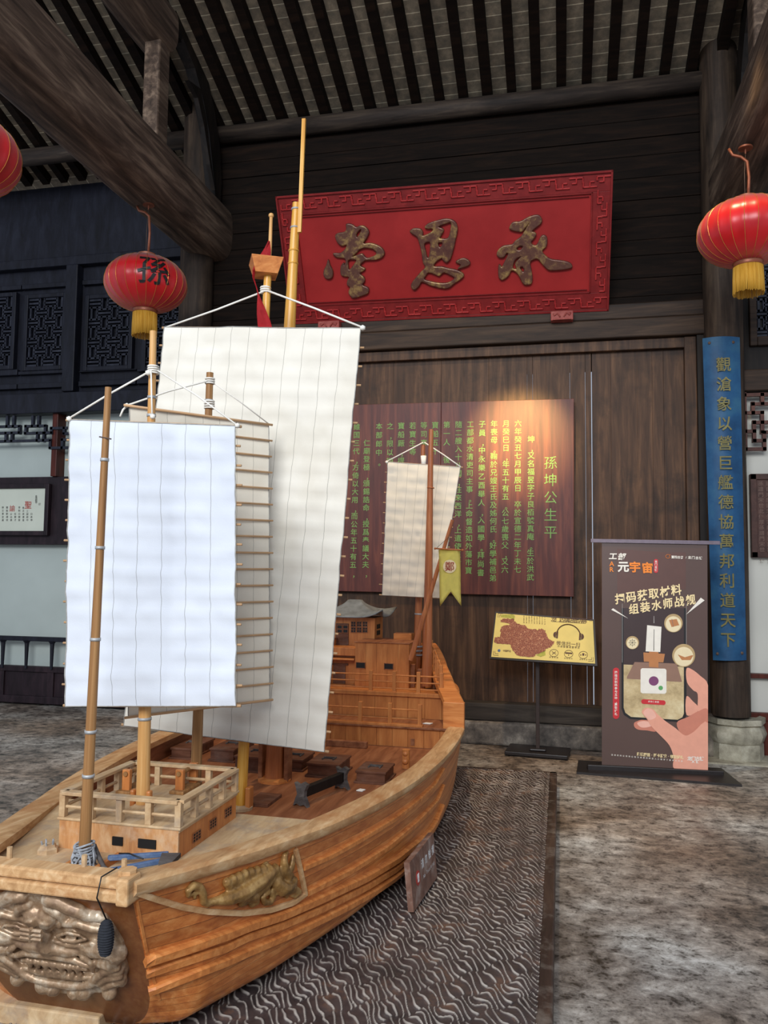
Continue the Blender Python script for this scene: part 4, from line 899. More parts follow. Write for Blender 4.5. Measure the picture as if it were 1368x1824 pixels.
b0, b1 = SY(560, 1152, 5.5), SY(633, 1173, 5.5); mb = MB(); mb.box((b0.x, 5.5, b0.z-.055), (b1.x, 5.56, b0.z), .003); mb.box((b0.x, 5.47, b1.z-.012), (b1.x, 5.56, b1.z), .004); part(mb, 'cabin_balcony', 'ship_v', False, cc)
# pavilion with upturned roof
h0, h1 = SY(560, 1098, 5.7), SY(667, 1150, 5.7); hx0, hx1 = -.18-h1.x, h1.x
mb = MB(); mb.box((hx0, 5.7, h1.z-.01), (hx1, 5.95, h0.z), .002); pv = part(mb, 'pavilion', 'ship_v')
for r_ in range(2):
    for c in range(3): x0 = 626+c*10.4; y0 = 1107.5+r_*10.2; opening(pv, (x0, y0), (x0+7.2, y0+8.4), 5.699, 'window_opening', (1, 1))
p, q = SY(599, 1110, 5.7), SY(621, 1152, 5.7); mb = MB(); mb.box((p.x, 5.692, q.z), (q.x, 5.7, p.z), .002); dr = part(mb, 'pavilion_door', 'hatch', False, pv)
for r_ in range(2):
    for c in range(2): x0 = 601.5+c*10.4; y0 = 1114+r_*7.2; opening(pv, (x0, y0), (x0+7.6, y0+5.6), 5.691, 'window_opening', (0, 0))
for k in range(2):
    z = h1.z+.07+k*.045; mb = MB(); mb.box((hx1-.002, 5.76, z), (hx1+.003, 5.86, z+.032)); part(mb, 'window_opening', 'black', False, pv)
def roof_pav():
    cx = (hx0+hx1)/2; cy = 5.825; ez = h0.z; rz = SY(640, 1070, 5.825).z; ew = SY(684, 1095, 5.75).x-cx; ed = .2; rw = SY(643, 1070, 5.825).x-cx; P = []
    n = 16; m = 12; mb = MB()
    def pt(t, k):  # t 0 ridge .. 1 eave, k around 0..4
        side = int(k) % 4; f = k-int(k); cr = [(-1, -1), (1, -1), (1, 1), (-1, 1)]; a, b = cr[side], cr[(side+1) % 4]; ux, uy = a[0]+(b[0]-a[0])*f, a[1]+(b[1]-a[1])*f
        x = cx + ux*(rw+(ew-rw)*t); y = cy + uy*(.012+(ed-.012)*t); lift = .06*(t**3)*(abs(2*f-1)**4); out = 1+.12*t**3*abs(2*f-1)**4
        return V3(cx+(x-cx)*out, cy+(y-cy)*out, rz-(rz-ez)*(t**.72)+lift)
    ks = [4*i/48 for i in range(49)]; mb.grid([[pt(t/10, k) for k in ks] for t in range(11)]); bmesh.ops.remove_doubles(mb.bm, verts=mb.bm.verts, dist=1e-5)
    bmesh.ops.solidify(mb.bm, geom=mb.bm.faces[:], thickness=.008); mb.box((cx-rw, cy-.012, rz-.01), (cx+rw, cy+.012, rz+.008), .003)
    part(mb, 'pavilion_roof', 'slate', True, pv, 'grey hipped roof with upturned corners')
roof_pav()
# stern clutter by the flag masts: bitts and rigging blocks
for px, py, w, h in ((750, 1205, .05, .13), (776, 1213, .04, .1), (735, 1196, .03, .16)):
    p = SY(px, py, 5.5); mb = MB(); mb.box((p.x-w/2, 5.5, ZQ2), (p.x+w/2, 5.53, max(p.z, ZQ2+h)), .003); part(mb, 'deck_bitt', 'ship_dark')
mb = MB(); c = V3(B6.x, 5.74, ZQ2+.2)
for k in range(3): mb.tube([c+V3(.045*math.cos(a), .03*math.sin(a), .03*k) for a in [2*math.pi*i/16 for i in range(17)]], .006, 6)
part(mb, 'rigging_coil', 'coil', True)
mb = MB(); mb.box((-.42, 5.97, .3), (.42, 6.01, .95), .004); part(mb, 'stern_board', 'ship_v')
# ================================================================== loose things on and around the ship
def sthing(name, base, label, cat, group=None): return thing(name, base, label, cat, group, SHIP)
t = sthing('rope_coil', V3(0, 2.34, .6), 'grey rope wound in a tangle around the foot of the bow mast', 'rope'); mb = MB()
for k in range(15):
    r = .0255+.004*abs(math.sin(k*2.1)); z0 = .6+k*.0052; ph = k*1.9; tl = .004+.007*abs(math.sin(k*1.3))
    mb.tube([V3(r*math.cos(a)+.002*math.sin(3*a+k), 2.34+r*math.sin(a), z0+tl*math.sin(a+ph)) for a in [2*math.pi*i/24 for i in range(25)]], .0036, 6)
for k in range(13):
    a = k*.52; b = a+1.1*math.sin(k*2.3); mb.tube([V3(.029*math.cos(a), 2.34+.029*math.sin(a), .668-.01*(k % 3)), V3(.036*math.cos((a+b)/2), 2.34+.036*math.sin((a+b)/2), .635), V3(.034*math.cos(b), 2.34+.034*math.sin(b), .612), V3((.045+.012*(k % 2))*math.cos(b+.2), 2.34+(.045+.012*(k % 2))*math.sin(b+.2), .599)], .0032, 6)
mb.build('rope_turns', 'coil', t, True)
mb = MB(); P = [SZ(167, 1505, .66), SZ(175, 1525, .63), SZ(185, 1545, .61), SZ(200, 1556, .6)]; mb.tube(P, [.008, .008, .007, .006], 8); mb.build('rope_tail', 'grey_wood', t, True)
t = sthing('wooden_anchor', SZ(240, 1545, .6), 'blue painted wooden anchor with two arms lying on the bow deck', 'anchor')
a1, a2, a3, a4 = SZ(192, 1533, .61), SZ(300, 1528, .61), SZ(196, 1556, .61), SZ(290, 1540, .61)
mb = MB(); mb.bar(a1+V3(0, 0, .008), a2+V3(0, 0, .012), .016, .016, bev=.003); mb.build('anchor_arm', 'blue_paint', t)
mb = MB(); mb.bar(a3+V3(0, 0, .008), a4+V3(0, 0, .012), .016, .016, bev=.003); mb.build('anchor_arm', 'blue_paint', t)
mb = MB(); mb.prism([SZ(288, 1527, .625), SZ(322, 1527, .625), SZ(305, 1545, .625), SZ(282, 1545, .625)], (0, 0, .014)); mb.build('anchor_crown', 'grey_wood', t)
mb = MB(); rope(mb, [SZ(212, 1520, .625), SZ(230, 1520, .63), SZ(255, 1530, .63)], .0022); mb.build('anchor_cord', 'ink', t, True)
# fender on its cord
pt_ = ontr(205, 1645)+tn*.05; t = sthing('rope_fender', pt_-V3(0, 0, .05), 'black knotted rope fender hanging on a cord over the bow', 'fender')
mb = MB(); c0 = V3(pt_.x, pt_.y, pt_.z)
mb.lathe([(.004, .052), (.012, .046), (.018, .03), (.0205, .01), (.0205, -.012), (.018, -.03), (.012, -.043), (.004, -.05)], c0, 20)
for k in range(13): z = -.042+k*.007; r = .0208*math.sqrt(max(.05, 1-(z/.055)**2)); mb.tube([c0+V3(r*math.cos(a), r*math.sin(a), z+.001*math.sin(9*a)) for a in [2*math.pi*i/18 for i in range(19)]], .0026, 5)
mb.build('fender_body', 'fender', t, True)
mb = MB(); rope(mb, [c0+V3(0, 0, .05), V3(c0.x+.004, 2.06, .64), V3(c0.x+.008, 2.072, .692), V3(c0.x+.02, 2.13, .698)], .0022); mb.build('fender_cord', 'ink', t, True)
# red pennant on the lookout mast
M['red_cloth'] = plain('red_cloth', '#c2262b', .8, 0, .1, 20); M['yellow_cloth'] = plain('yellow_cloth', '#f0e47c', .85, 0, .06, 25)
t = sthing('red_pennant', SY(468, 582, 3.46), 'long red pennant twisted around the lookout mast above the largest sail', 'pennant'); P = []
LE = [(478, 428), (470, 441), (459, 458), (455, 466), (451, 482), (450, 494), (455, 510), (458, 524), (457, 540), (458, 560), (460, 578), (462, 592)]
RE = [(482, 430), (483, 448), (481, 458), (474, 466), (455, 484), (454, 496), (458, 510), (460, 520), (464, 532), (472, 550), (481, 570), (488, 592)]
for i, (l, r_) in enumerate(zip(LE, RE)): a = SY(*l, 3.44+.012*math.sin(i*1.3)); b = SY(*r_, 3.455+.012*math.cos(i*1.1)); P.append([a.lerp(b, k/4)+V3(0, .008*math.sin(i*1.1+k*1.2), 0) for k in range(5)])
mb = MB(); mb.grid(P); bmesh.ops.solidify(mb.bm, geom=mb.bm.faces[:], thickness=.0015); mb.build('pennant_cloth', 'red_cloth', t, True)
# yellow banner flag
t = sthing('yellow_flag', SY(800, 1080, 5.3), 'small yellow swallowtail flag with a red character on the slanting stern pole', 'flag')
yf = 5.3; mb = MB(); P = []
for i in range(13):
    v = i/12; l = SY(781+3*v, 979, yf); r_ = SY(819+1*v, 979, yf); row = []
    for k in range(9):
        u = k/8; bot = 1080 - (26*(1-abs(2*u-1)))*1.0; py = 979+(bot-979)*v; px = 781+u*38+3*v+.5*math.sin(v*6); p = SY(px, py, yf+.008*math.sin(u*5+v*4)); row.append(p)
    P.append(row)
mb.grid(P); bmesh.ops.solidify(mb.bm, geom=mb.bm.faces[:], thickness=.0015); fc = mb.build('flag_cloth', 'yellow_cloth', t, True)
M['flag_disc'] = plain('flag_disc', '#dcc59a', .85); M['flag_red'] = plain('flag_red', '#8e3326', .85)
mb = MB(); c = SY(801, 1009, yf-.014); mb.lathe([(.044, 0), (.044, .002)], c, 28, (0, -1, 0)); mb.build('flag_disc', 'flag_disc', t)
mb = MB(); put(mb, '鄭', c+V3(0, -.004, 0), V3(1, 0, 0), V3(0, 0, 1), .066, .008); mb.build('lettering', 'flag_red', t)
mb = MB(); mb.tube([SY(775, 977, yf-.008), SY(824, 980, yf-.008)], .005, 8); mb.ball(SY(775, 977, yf-.008), .009, 1); mb.ball(SY(824, 980, yf-.008), .009, 1); mb.build('flag_yard', 'mast_red', t, True)
mb = MB(); rope(mb, [SY(778, 976, yf), SY(799, 957, 5.36), SY(821, 978, yf)], .0014); mb.build('flag_cord', 'ink', t, True)
for k, (px, py, w) in enumerate(((758, 1409, .02), (762, 1304, .03))):
    if k == 0: p = SZ(643, 1408, .462); nm = 'white paper scrap lying on the main deck by the hatch'
    else: p = SY(762, 1303, YB1+.1); p.z = ZQ1+.002; nm = 'white paper scrap lying on the stern ledge by the lower railing'
    mb = MB(); mb.prism([p+V3(-w, -.015, 0), p+V3(w*.6, -.02, 0), p+V3(w, .012, 0), p+V3(-w*.5, .02, 0)], (0, 0, .004)); 
    o = mb.build('paper_scrap', 'paper'); o.matrix_world = SHIP; tag(o, nm, 'paper')
# cradle block under the bow
t = thing('cradle_beam', (-1.7, 2.25, PZ), 'pale wooden cradle beam under the bow of the ship model', 'beam')
a = atZ(176, 1813, .17); mb = MB(); mb.box((a.x-.75, a.y-.0, PZ+.004), (a.x, a.y+.09, .17), .006); mb.build('beam_block', 'ship_pale', t)
# no-touching sign
c00, c10, c01 = atZ(737, 1625, PZ+.024), atZ(779, 1562, PZ+.024), None
ex = (c10-c00); ex.z = 0; L = ex.length; ex.normalize(); nn = V3(ex.y, -ex.x, 0); 
if nn.dot(CAM-c00) < 0: nn = -nn
nsl = (nn*.99 + V3(0, 0, .1)).normalized(); ey = nsl.cross(ex); ey = ey if ey.z > 0 else -ey
t = thing('no_touching_sign', c00, 'small worn wooden please do not touch sign leaning beside the hull', 'sign')
H = .2; th = .025
M['sign_wood'] = wood('sign_wood', ['#5e4238', '#7b5a4b', '#95786a'], .7, (8, 8, 8), .2, ('#a89b90', .6), dsc=14)
mb = MB(); mb.prism([c00, c00+ex*L, c00+ex*L+ey*H, c00+ey*H], -nsl*th); mb.build('sign_board', 'sign_wood', t)
M['white_paint'] = plain('white_paint', '#e9e6e2', .7, 0, .05); M['red_paint'] = plain('red_paint', '#a8352b', .6, 0, .1)
mb = MB(); fr_ = lambda u, v: c00+ex*(u*L)+ey*(v*H)+nsl*.0015
line(mb, '请勿触摸', fr_(.45, .68), fr_(.9, .68), ex, ey, .043, .012); line(mb, 'No Touching', fr_(.46, .4), fr_(.9, .4), ex, ey, .022, .01); mb.build('lettering', 'white_paint', t)
mb = MB(); c = fr_(.24, .52)-nsl*.001; mb.lathe([(.03, 0), (.03, .002)], c, 24, nsl); mb.build('hand_symbol_disc', 'red_paint', t)
mb = MB(); cc_ = c+nsl*.003
for k in range(4): mb.bar(cc_+ex*(-.009+.006*k)-ey*.004, cc_+ex*(-.012+.008*k)+ey*.018, .004, .001, nsl)
mb.bar(cc_-ey*.016, cc_+ey*.0, .02, .001, nsl); mb.build('hand_symbol', 'white_paint', t)
# ================================================================== THINGS ON THE WALL
def curve_solid(mb, loops, to3, ext, bev, off=0):
    """filled outline with holes, rounded edges; loops are 2D lists"""
    cu = bpy.data.curves.new('o', 'CURVE'); cu.dimensions = '2D'; cu.fill_mode = 'BOTH'; cu.extrude = ext; cu.bevel_depth = bev; cu.bevel_resolution = 2; cu.offset = off
    for lp in loops:
        n = len(lp); Q = []
        for i in range(n):     # Catmull-Rom smoothing of the outline
            p0, p1, p2, p3 = [np.array(lp[(i+k-1) % n], float) for k in range(4)]
            for t in (0, .34, .67): Q.append(.5*((2*p1)+(-p0+p2)*t+(2*p0-5*p1+4*p2-p3)*t*t+(-p0+3*p1-3*p2+p3)*t**3))
        s = cu.splines.new('POLY'); s.points.add(len(Q)-1); s.use_cyclic_u = True
        for k, q in enumerate(Q): s.points[k].co = (q[0], q[1], 0, 1)
    ob = bpy.data.objects.new('o', cu); me = ob.to_mesh(); V = [mb.bm.verts.new(to3(v.co.x, v.co.y, v.co.z)) for v in me.vertices]
    for p in me.polygons: mb.face([V[i] for i in p.vertices])
    ob.to_mesh_clear(); bpy.data.objects.remove(ob); bpy.data.curves.remove(cu)
def m_red():
    m, nt, b = newmat('plaque_red'); n = N(nt, 'ShaderNodeTexNoise', Scale=2.5, Detail=6, Roughness=.6); nt.links.new(coords(nt), n.inputs['Vector'])
    nt.links.new(ramp(nt, n.outputs[0], [(.35, '#901c1b'), (.65, '#a02422')]), b.inputs['Base Color']); b.inputs['Roughness'].default_value = .5; b.inputs['Specular IOR Level'].default_value = .25; return m
M['plaque_red'] = m_red(); M['plaque_rim'] = wood('plaque_rim', ['#6a1515', '#7c1b1a', '#8a2522'], .5, (6, 6, 6), .1); M['fret_red'] = wood('fret_red', ['#8e1f1f', '#a32726', '#b23a36'], .42, (6, 6, 6), .1)
M['gilt'] = m_carving('gilt', '#55302a', '#684334', '#b59355'); M['gilt'].node_tree.nodes['Principled BSDF'].inputs['Metallic'].default_value = .35; M['gilt'].node_tree.nodes['Principled BSDF'].inputs['Roughness'].default_value = .35
pl = Plane(atY(520, 577, 7.42), atY(1084, 553, 7.42), atY(490, 350, 6.86))
pBL = pl.p.copy(); pW = (atY(1084, 553, 7.42)-pBL).length; pH = (atY(490, 350, 6.86)-pBL).dot(pl.ey)
P2 = lambda x, y, o=0: pBL + pl.ex*x + pl.ey*y + pl.n*o
t = thing('name_plaque', P2(pW/2, 0, 0), 'big red plaque with three raised brush characters and fretted border, tilted out high up', 'plaque')
fw = .165
mb = MB(); mb.hexa([P2(x, y, o) for o in (-.03, .0) for x, y in ((.02, .02), (pW-.02, .02), (pW-.02, pH-.02), (.02, pH-.02))]); mb.build('plaque_panel', 'plaque_red', t)
mb = MB()
for a, b_, c, d in ((0, 0, pW, fw), (0, pH-fw, pW, pH), (0, fw, fw, pH-fw), (pW-fw, fw, pW, pH-fw)):
    mb.hexa([P2(x, y, o) for o in (-.03, .012) for x, y in ((a, b_), (c, b_), (c, d), (a, d))], .003)
for a, b_, c, d in ((0, 0, pW, .018), (0, pH-.018, pW, pH), (0, 0, .018, pH), (pW-.018, 0, pW, pH), (fw, fw, pW-fw, fw+.012), (fw, pH-fw-.012, pW-fw, pH-fw), (fw, fw, fw+.012, pH-fw), (pW-fw-.012, fw, pW-fw, pH-fw), (fw+.03, fw+.03, pW-fw-.03, fw+.034), (fw+.03, pH-fw-.034, pW-fw-.03, pH-fw-.03)):
    mb.hexa([P2(x, y, o) for o in (-.01, .03 if b_ < fw-.01 or a == 0 else .02) for x, y in ((a, b_), (c, b_), (c, d), (a, d))], .002)
mb.build('plaque_border', 'plaque_rim', t)
# fret: interlocked T hooks all round
mb = MB()
def seg2(o0, dx, dy, x0, y0, x1, y1, w=.013):
    a = o0 + dx*x0 + dy*y0; b = o0 + dx*x1 + dy*y1; d = (b-a).normalized(); mb.bar(a-d*w/2+pl.n*.018, b+d*w/2+pl.n*.018, w, .016, pl.n, .003)
def fretrow(o0, dx, dy, Ln):
    n = max(1, round(Ln/.225)); u = Ln/n
    for i in range(n):
        q = o0 + dx*(i*u); H = fw-.036
        for a in ((.06, .2, .54, .2), (.3, .2, .3, .52), (.3, .52, .44, .52), (.56, .8, 1.04, .8), (.8, .8, .8, .48), (.8, .48, .66, .48), (.06, .2, .06, .5), (1.04, .8, 1.04, .5) if i < n-1 else (.56, .8, .56, .6)):
            seg2(q, dx, dy, a[0]*u, a[1]*H, a[2]*u, a[3]*H)
fretrow(P2(.03, .018), pl.ex, pl.ey, pW-.06); fretrow(P2(.03, pH-fw+.018), pl.ex, pl.ey, pW-.06)
fretrow(P2(fw-.018, fw), pl.ey, -pl.ex, pH-2*fw); fretrow(P2(pW-.018, fw), pl.ey, -pl.ex, pH-2*fw)
mb.build('border_fret', 'fret_red', t)
A_, B_ = ((560, 380), .2047), ((860, 370), .1316)
CH = {'堂': (A_, [[(285,92),(330,95),(368,120),(400,108),(435,110),(465,135),(478,165),(460,210),(430,260),(490,258),(550,275),(595,305),(612,345),(590,380),(540,400),(470,403),(440,410),(400,450),(440,475),(440,490),(400,515),(405,530),(435,555),(440,590),(420,620),(470,645),(475,675),(455,700),(350,732),(320,715),(305,680),(320,640),(292,620),(295,580),(310,550),(250,540),(235,510),(238,460),(258,430),(265,450),(282,410),(260,385),(200,378),(170,352),(185,345),(230,345),(270,315),(290,270),(240,278),(205,245),(190,195),(210,172),(270,160),(285,130)],
   [(368,180),(395,145),(415,138),(405,170),(378,208)], [(330,378),(370,340),(400,310),(450,296),(510,305),(545,335),(540,360),(500,380),(455,386),(420,350),(380,362)], [(302,402),(370,400),(360,430),(312,490),(298,460)], [(125,405),(140,450),(163,500),(160,550),(135,567),(105,560),(88,530),(92,490),(112,450)]]),
 '思': (A_, [[(838,150),(870,130),(925,135),(945,165),(945,195),(1000,175),(1035,150),(1030,130),(980,130),(968,115),(1000,85),(1080,60),(1150,46),(1210,60),(1240,95),(1245,150),(1230,220),(1205,330),(1180,400),(1150,425),(1120,400),(1110,385),(1060,420),(1040,460),(1110,462),(1160,475),(1250,495),(1300,530),(1280,565),(1220,605),(1170,645),(1100,645),(1010,620),(940,590),(915,625),(880,660),(855,650),(848,620),(870,580),(930,510),(970,465),(950,420),(940,340),(920,260),(900,205),(850,170)],
   [(958,262),(1008,245),(1013,290),(1003,375),(982,380),(968,320)], [(1080,115),(1150,85),(1193,77),(1190,140),(1165,215),(1097,218),(1092,208),(1125,150),(1115,130)], [(1075,258),(1108,247),(1120,265),(1095,296)], [(1000,510),(1060,530),(1090,540),(1130,510),(1180,530),(1225,560),(1170,600),(1090,605),(1010,590),(957,570),(970,540)], [(1235,420),(1270,395),(1310,390),(1345,410),(1355,435),(1330,455),(1255,478),(1280,445)]]),
 '承': (B_, [[(365,270),(390,215),(430,190),(510,185),(600,135),(690,102),(760,102),(795,150),(790,200),(740,250),(660,315),(700,330),(720,355),(700,400),(650,470),(700,510),(740,490),(790,390),(825,370),(860,390),(868,450),(855,520),(800,580),(850,650),(930,695),(1080,715),(1170,740),(1205,780),(1190,810),(1100,830),(980,840),(890,835),(830,780),(750,690),(700,690),(640,730),(650,820),(668,930),(660,1010),(620,1035),(560,1030),(520,970),(470,880),(390,840),(350,910),(300,955),(255,970),(225,940),(215,860),(222,770),(240,780),(260,800),(300,730),(350,620),(320,610),(290,660),(230,670),(195,630),(215,570),(280,515),(400,495),(440,450),(520,390),(560,330),(600,260),(640,190),(580,260),(540,310),(510,320),(430,310),(380,290)],
   [(455,545),(500,512),(548,520),(510,570),(468,570)], [(445,690),(525,655),(445,745),(463,818),(432,828),(400,798)], [(503,805),(540,790),(566,840),(545,868),(517,840)]])}
for ch, ((of, scl), loops) in CH.items():
    L2 = []
    for lp in loops:
        q = []
        for x, y in lp: h = pl.hit(of[0]+x*scl, of[1]+y*scl)-pBL; q.append((h.dot(pl.ex), h.dot(pl.ey)))
        L2.append(q)
    mb = MB(); curve_solid(mb, L2, lambda x, y, z: P2(x, y, .012+z), .012, .01, -.006); mb.build('lettering', 'gilt', t, 'auto')
M['bracket'] = wood('bracket', ['#7a2f2a', '#93433b', '#a65a4f'], .55, (8, 8, 8), .2)
for px0, px1, y0, y1, lb in ((981, 1021, 552, 571, 'carved reddish wooden bracket under the right end of the red plaque'), (566, 604, 570, 589, 'carved reddish wooden bracket under the left end of the red plaque behind the masts')):
    a, b = atY(px0, y1, 7.3), atY(px1, y0, 7.3); t = thing('plaque_bracket', (a.x, 7.38, a.z), lb, 'bracket'); mb = MB(); mb.box((a.x, 7.3, a.z), (b.x, 7.39, b.z), .006); mb.box((a.x+.02, 7.285, a.z+.0), (b.x-.02, 7.31, a.z+.015), .003); mb.build('bracket_block', 'bracket', t)
    mb = MB(); w = b.x-a.x; zc = (a.z+b.z)/2
    for s in (-1, 1): mb.tube([V3((a.x+b.x)/2+s*w*.08, 7.297, zc-.015), V3((a.x+b.x)/2+s*w*.2, 7.295, zc+.02), V3((a.x+b.x)/2+s*w*.34, 7.295, zc), V3((a.x+b.x)/2+s*w*.38, 7.297, zc+.02)], .008, 6)
    mb.build('bracket_carving', 'bracket', t, True)
# ---- biography board
def m_bio():
    m, nt, b = newmat('bio_wood'); n = N(nt, 'ShaderNodeTexNoise', Scale=2, Detail=7, Roughness=.6, Distortion=.6); nt.links.new(coords(nt, 'Object', (9, 9, .7)), n.inputs['Vector'])
    nt.links.new(ramp(nt, n.outputs[0], [(.3, '#3f1d19'), (.5, '#532822'), (.7, '#6e3a2b')]), b.inputs['Base Color']); b.inputs['Roughness'].default_value = .46; b.inputs['Specular IOR Level'].default_value = .32
    bump(nt, b, n.outputs[0], .1, .003); return m
M['bio_wood'] = m_bio()
bo = Plane(atY(560, 1050, 7.43), atY(1022, 1063, 7.43), atY(560, 719, 7.40)); bo = Plane(V3(-2.2, 7.43, 1.34), V3(.12, 7.43, 1.325), V3(-2.2, 7.405, 3.17))
bb = lambda u, v, o=0: bo.p + bo.ex*u + bo.ey*v + bo.n*o
q = bo.hit(1022, 1063)-bo.p; bW = q.dot(bo.ex); bH = (bo.hit(1022, 710)-bo.hit(1022, 1063)).dot(bo.ey); v0 = q.dot(bo.ey)
t = thing('biography_board', bb(bW/2, v0), 'dark red-brown board with columns of green carved writing behind the stern sail', 'board'); us = bo.hit(786, 714)-bo.p
mb = MB()
for a, b_ in ((0, us.dot(bo.ex)-.001), (us.dot(bo.ex)+.001, bW)): mb.hexa([bb(x, y, o) for o in (-.045, 0) for x, y in ((a, v0), (b_, v0), (b_, v0+bH), (a, v0+bH))], .003)
mb.build('board_panel', 'bio_wood', t)
M['green_paint'] = plain('green_paint', '#6f9a4c', .6, 0, .15, 20)
COLS = ['　　坤，又名福昱字子良栢號真庵。生於洪武', '六年癸丑七月甲辰日　卒於宣德二年丁未七', '月癸巳日，年五十有五。公七歲喪父，又六', '年喪母。鞠於兄嫂王氏及姊何氏。好學補邑弟', '子員，中永樂乙酉舉人，入國學。拜尚書', '工部都水清吏司主事。上命督造如外藩市寶', '隨二艘入十八國，往來西洋，上遣使臣命，', '第一人　後郎中，等官軍一百三十，又命', '寶船五十', '等司事，', '若寶生等', '寶船厰，提', '之，限以期', '本部郎中。', '　　仁廟登極，頒錫誥命，授爲奉議大夫，', '維国三代，方倚以大用，而公年五十有五，']
CX = [(1030, 1025), (960, 957), (897, 890), (833, 827), (770, 762), (707, 698), (645, 640), (582, 580), (521, 520), (461, 460), (402, 400), (341, 338), (282, 275), (224, 215), (160, 152), (106, 86)]
mb = MB()
for txt, (xa, xb) in zip(COLS, CX):
    n = 17.2; ytop = 218+(1030-xa)*.022
    for i, ch in enumerate(txt):
        if ch == '　': continue
        f = i/17; y = ytop+ i*(46.3 if len(txt) < 19 else 43.0)*(1 if True else 1); x = xa+(xb-xa)*(i/17)
        put(mb, ch, bo.hit(600+x*.3363, 680+y*.3363, .0012), bo.ex, bo.ey, .068, .004)
    mb.build('text_column', 'green_paint', t); mb = MB()
for i, ch in enumerate('孫坤公生平'): put(mb, ch, bo.hit(600+1132*.3363, 680+(428+i*92)*.3363, .0012), bo.ex, bo.ey, .125, -.004)
mb.build('title_lettering', 'green_paint', t)
# ---- blue couplet board, slightly curved to the column
def m_blue():
    m, nt, b = newmat('blue_board'); n = N(nt, 'ShaderNodeTexNoise', Scale=4, Detail=6, Roughness=.6); nt.links.new(coords(nt), n.inputs['Vector'])
    nt.links.new(ramp(nt, n.outputs[0], [(.35, '#275a88'), (.52, '#3470a3'), (.7, '#4a87ac')]), b.inputs['Base Color']); b.inputs['Roughness'].default_value = .5; bump(nt, b, n.outputs[0], .1, .004); return m
M['blue_board'] = m_blue(); M['olive_gilt'] = plain('olive_gilt', '#6b6330', .5, .2, .25, 20); M['olive_halo'] = plain('olive_halo', '#3f6266', .6, 0, .1)
YC = 7.4; k0 = lambda p, y: atY(p, y, 7.2)
L0, L1, R0, R1 = k0(1253, 600), k0(1272, 1177), k0(1320, 598), k0(1332, 1177)
def cp(u, v, o=0):
    a = L1.lerp(L0, v); b = R1.lerp(R0, v); p = a.lerp(b, u); s = 2*u-1; return V3(p.x, 7.2+.05*s*s-o, p.z)
t = thing('couplet_board', cp(.5, 0), 'tall narrow blue board with a column of dull gold characters on the right column', 'board')
mb = MB(); n = 12; front = [[cp(i/n, j/20) for i in range(n+1)] for j in range(21)]; mb.grid(front); bmesh.ops.solidify(mb.bm, geom=mb.bm.faces[:], thickness=-.02); mb.build('board_panel', 'blue_board', t, 'auto')
mb = MB(); mh = MB(); TX = '觀滄象以營巨艦德協萬邦利道天下'
for i, ch in enumerate(TX):
    py = 649+i*35.0; px = 1288.5+i*.62; p = atY(px, py, 7.188); q = p+V3(0, -.004, 0)
    put(mb, ch, q, V3(1, 0, 0), V3(0, 0, 1), .13, .012, .95)
mb.build('lettering', 'olive_gilt', t); mh.bm.free()
mb = MB()
for u, v in ((.17, .982), (.8, .982), (.13, .02), (.85, .022)): mb.ball(cp(u, v, .0), .014, 2, (1, .5, 1))
mb.build('board_nails', 'iron', t)
# ---- audio guide sign on a stand
sp = Plane(atY(875, 1170, 6.9), atY(1060, 1182, 6.78), atY(884, 1092, 7.06)); s0 = sp.hit(875, 1170); s2_ = lambda px, py, o=0: sp.hit(px, py, o)
cor = [s2_(875, 1170), s2_(1060, 1182), s2_(1056, 1106), s2_(884, 1092)]
bx = atZ(958, 1345, 0); t = thing('audio_guide_sign', (bx.x, bx.y, 0), 'yellow map sign about the audio guide on a thin dark floor stand', 'sign')
M['map_yellow'] = plain('map_yellow', '#dcc46e', .55, 0, .05, 10)
mb = MB(); mb.prism(cor, -sp.n*.012); mb.build('sign_panel', 'map_yellow', t)
fr2 = [s2_(872, 1173, -.002), s2_(1064, 1186, -.002), s2_(1059, 1103, -.002), s2_(882, 1089, -.002)]
mb = MB(); mb.prism([p-sp.n*.004 for p in fr2], -sp.n*.02); mb.build('sign_frame', 'base_black', t)
def m_map():
    m, nt, b = newmat('map_print'); v = N(nt, 'ShaderNodeTexVoronoi', Scale=70, feature='DISTANCE_TO_EDGE'); nt.links.new(coords(nt), v.inputs['Vector']); n = N(nt, 'ShaderNodeTexNoise', Scale=45, Detail=5, Roughness=.7); nt.links.new(coords(nt), n.inputs['Vector'])
    nt.links.new(ramp(nt, math_(nt, 'MULTIPLY_ADD', v.outputs[0], 4, math_(nt, 'MULTIPLY', n.outputs[0], .7)), [(.3, '#dcb389'), (.45, '#a8603c'), (.7, '#7d3c26')]), b.inputs['Base Color']); b.inputs['Roughness'].default_value = .55; return m
M['map_print'] = m_map(); M['map_green'] = plain('map_green', '#a5a13c', .6, 0, .2, 60); M['sign_brown'] = plain('sign_brown', '#4a2616', .6)
S5 = lambda x, y, o=.0015: s2_(860+x*.1608, 1080+y*.1608, o)
def flat(par, name, mat, px, off=.0015, f=S5, nrm=None, th=.0006):
    mb = MB(); mb.prism([f(x, y, off) for x, y in px], (nrm if nrm is not None else sp.n)*th); return mb.build(name, mat, par)
def rough_(P):
    random.seed(5); o = []
    for (a, b_), (c, d) in zip(P, P[1:]+P[:1]):
        for i in range(5): f = i/5; o.append((a+(c-a)*f+random.uniform(-9, 9)*(i > 0), b_+(d-b_)*f+random.uniform(-9, 9)*(i > 0)))
    return o
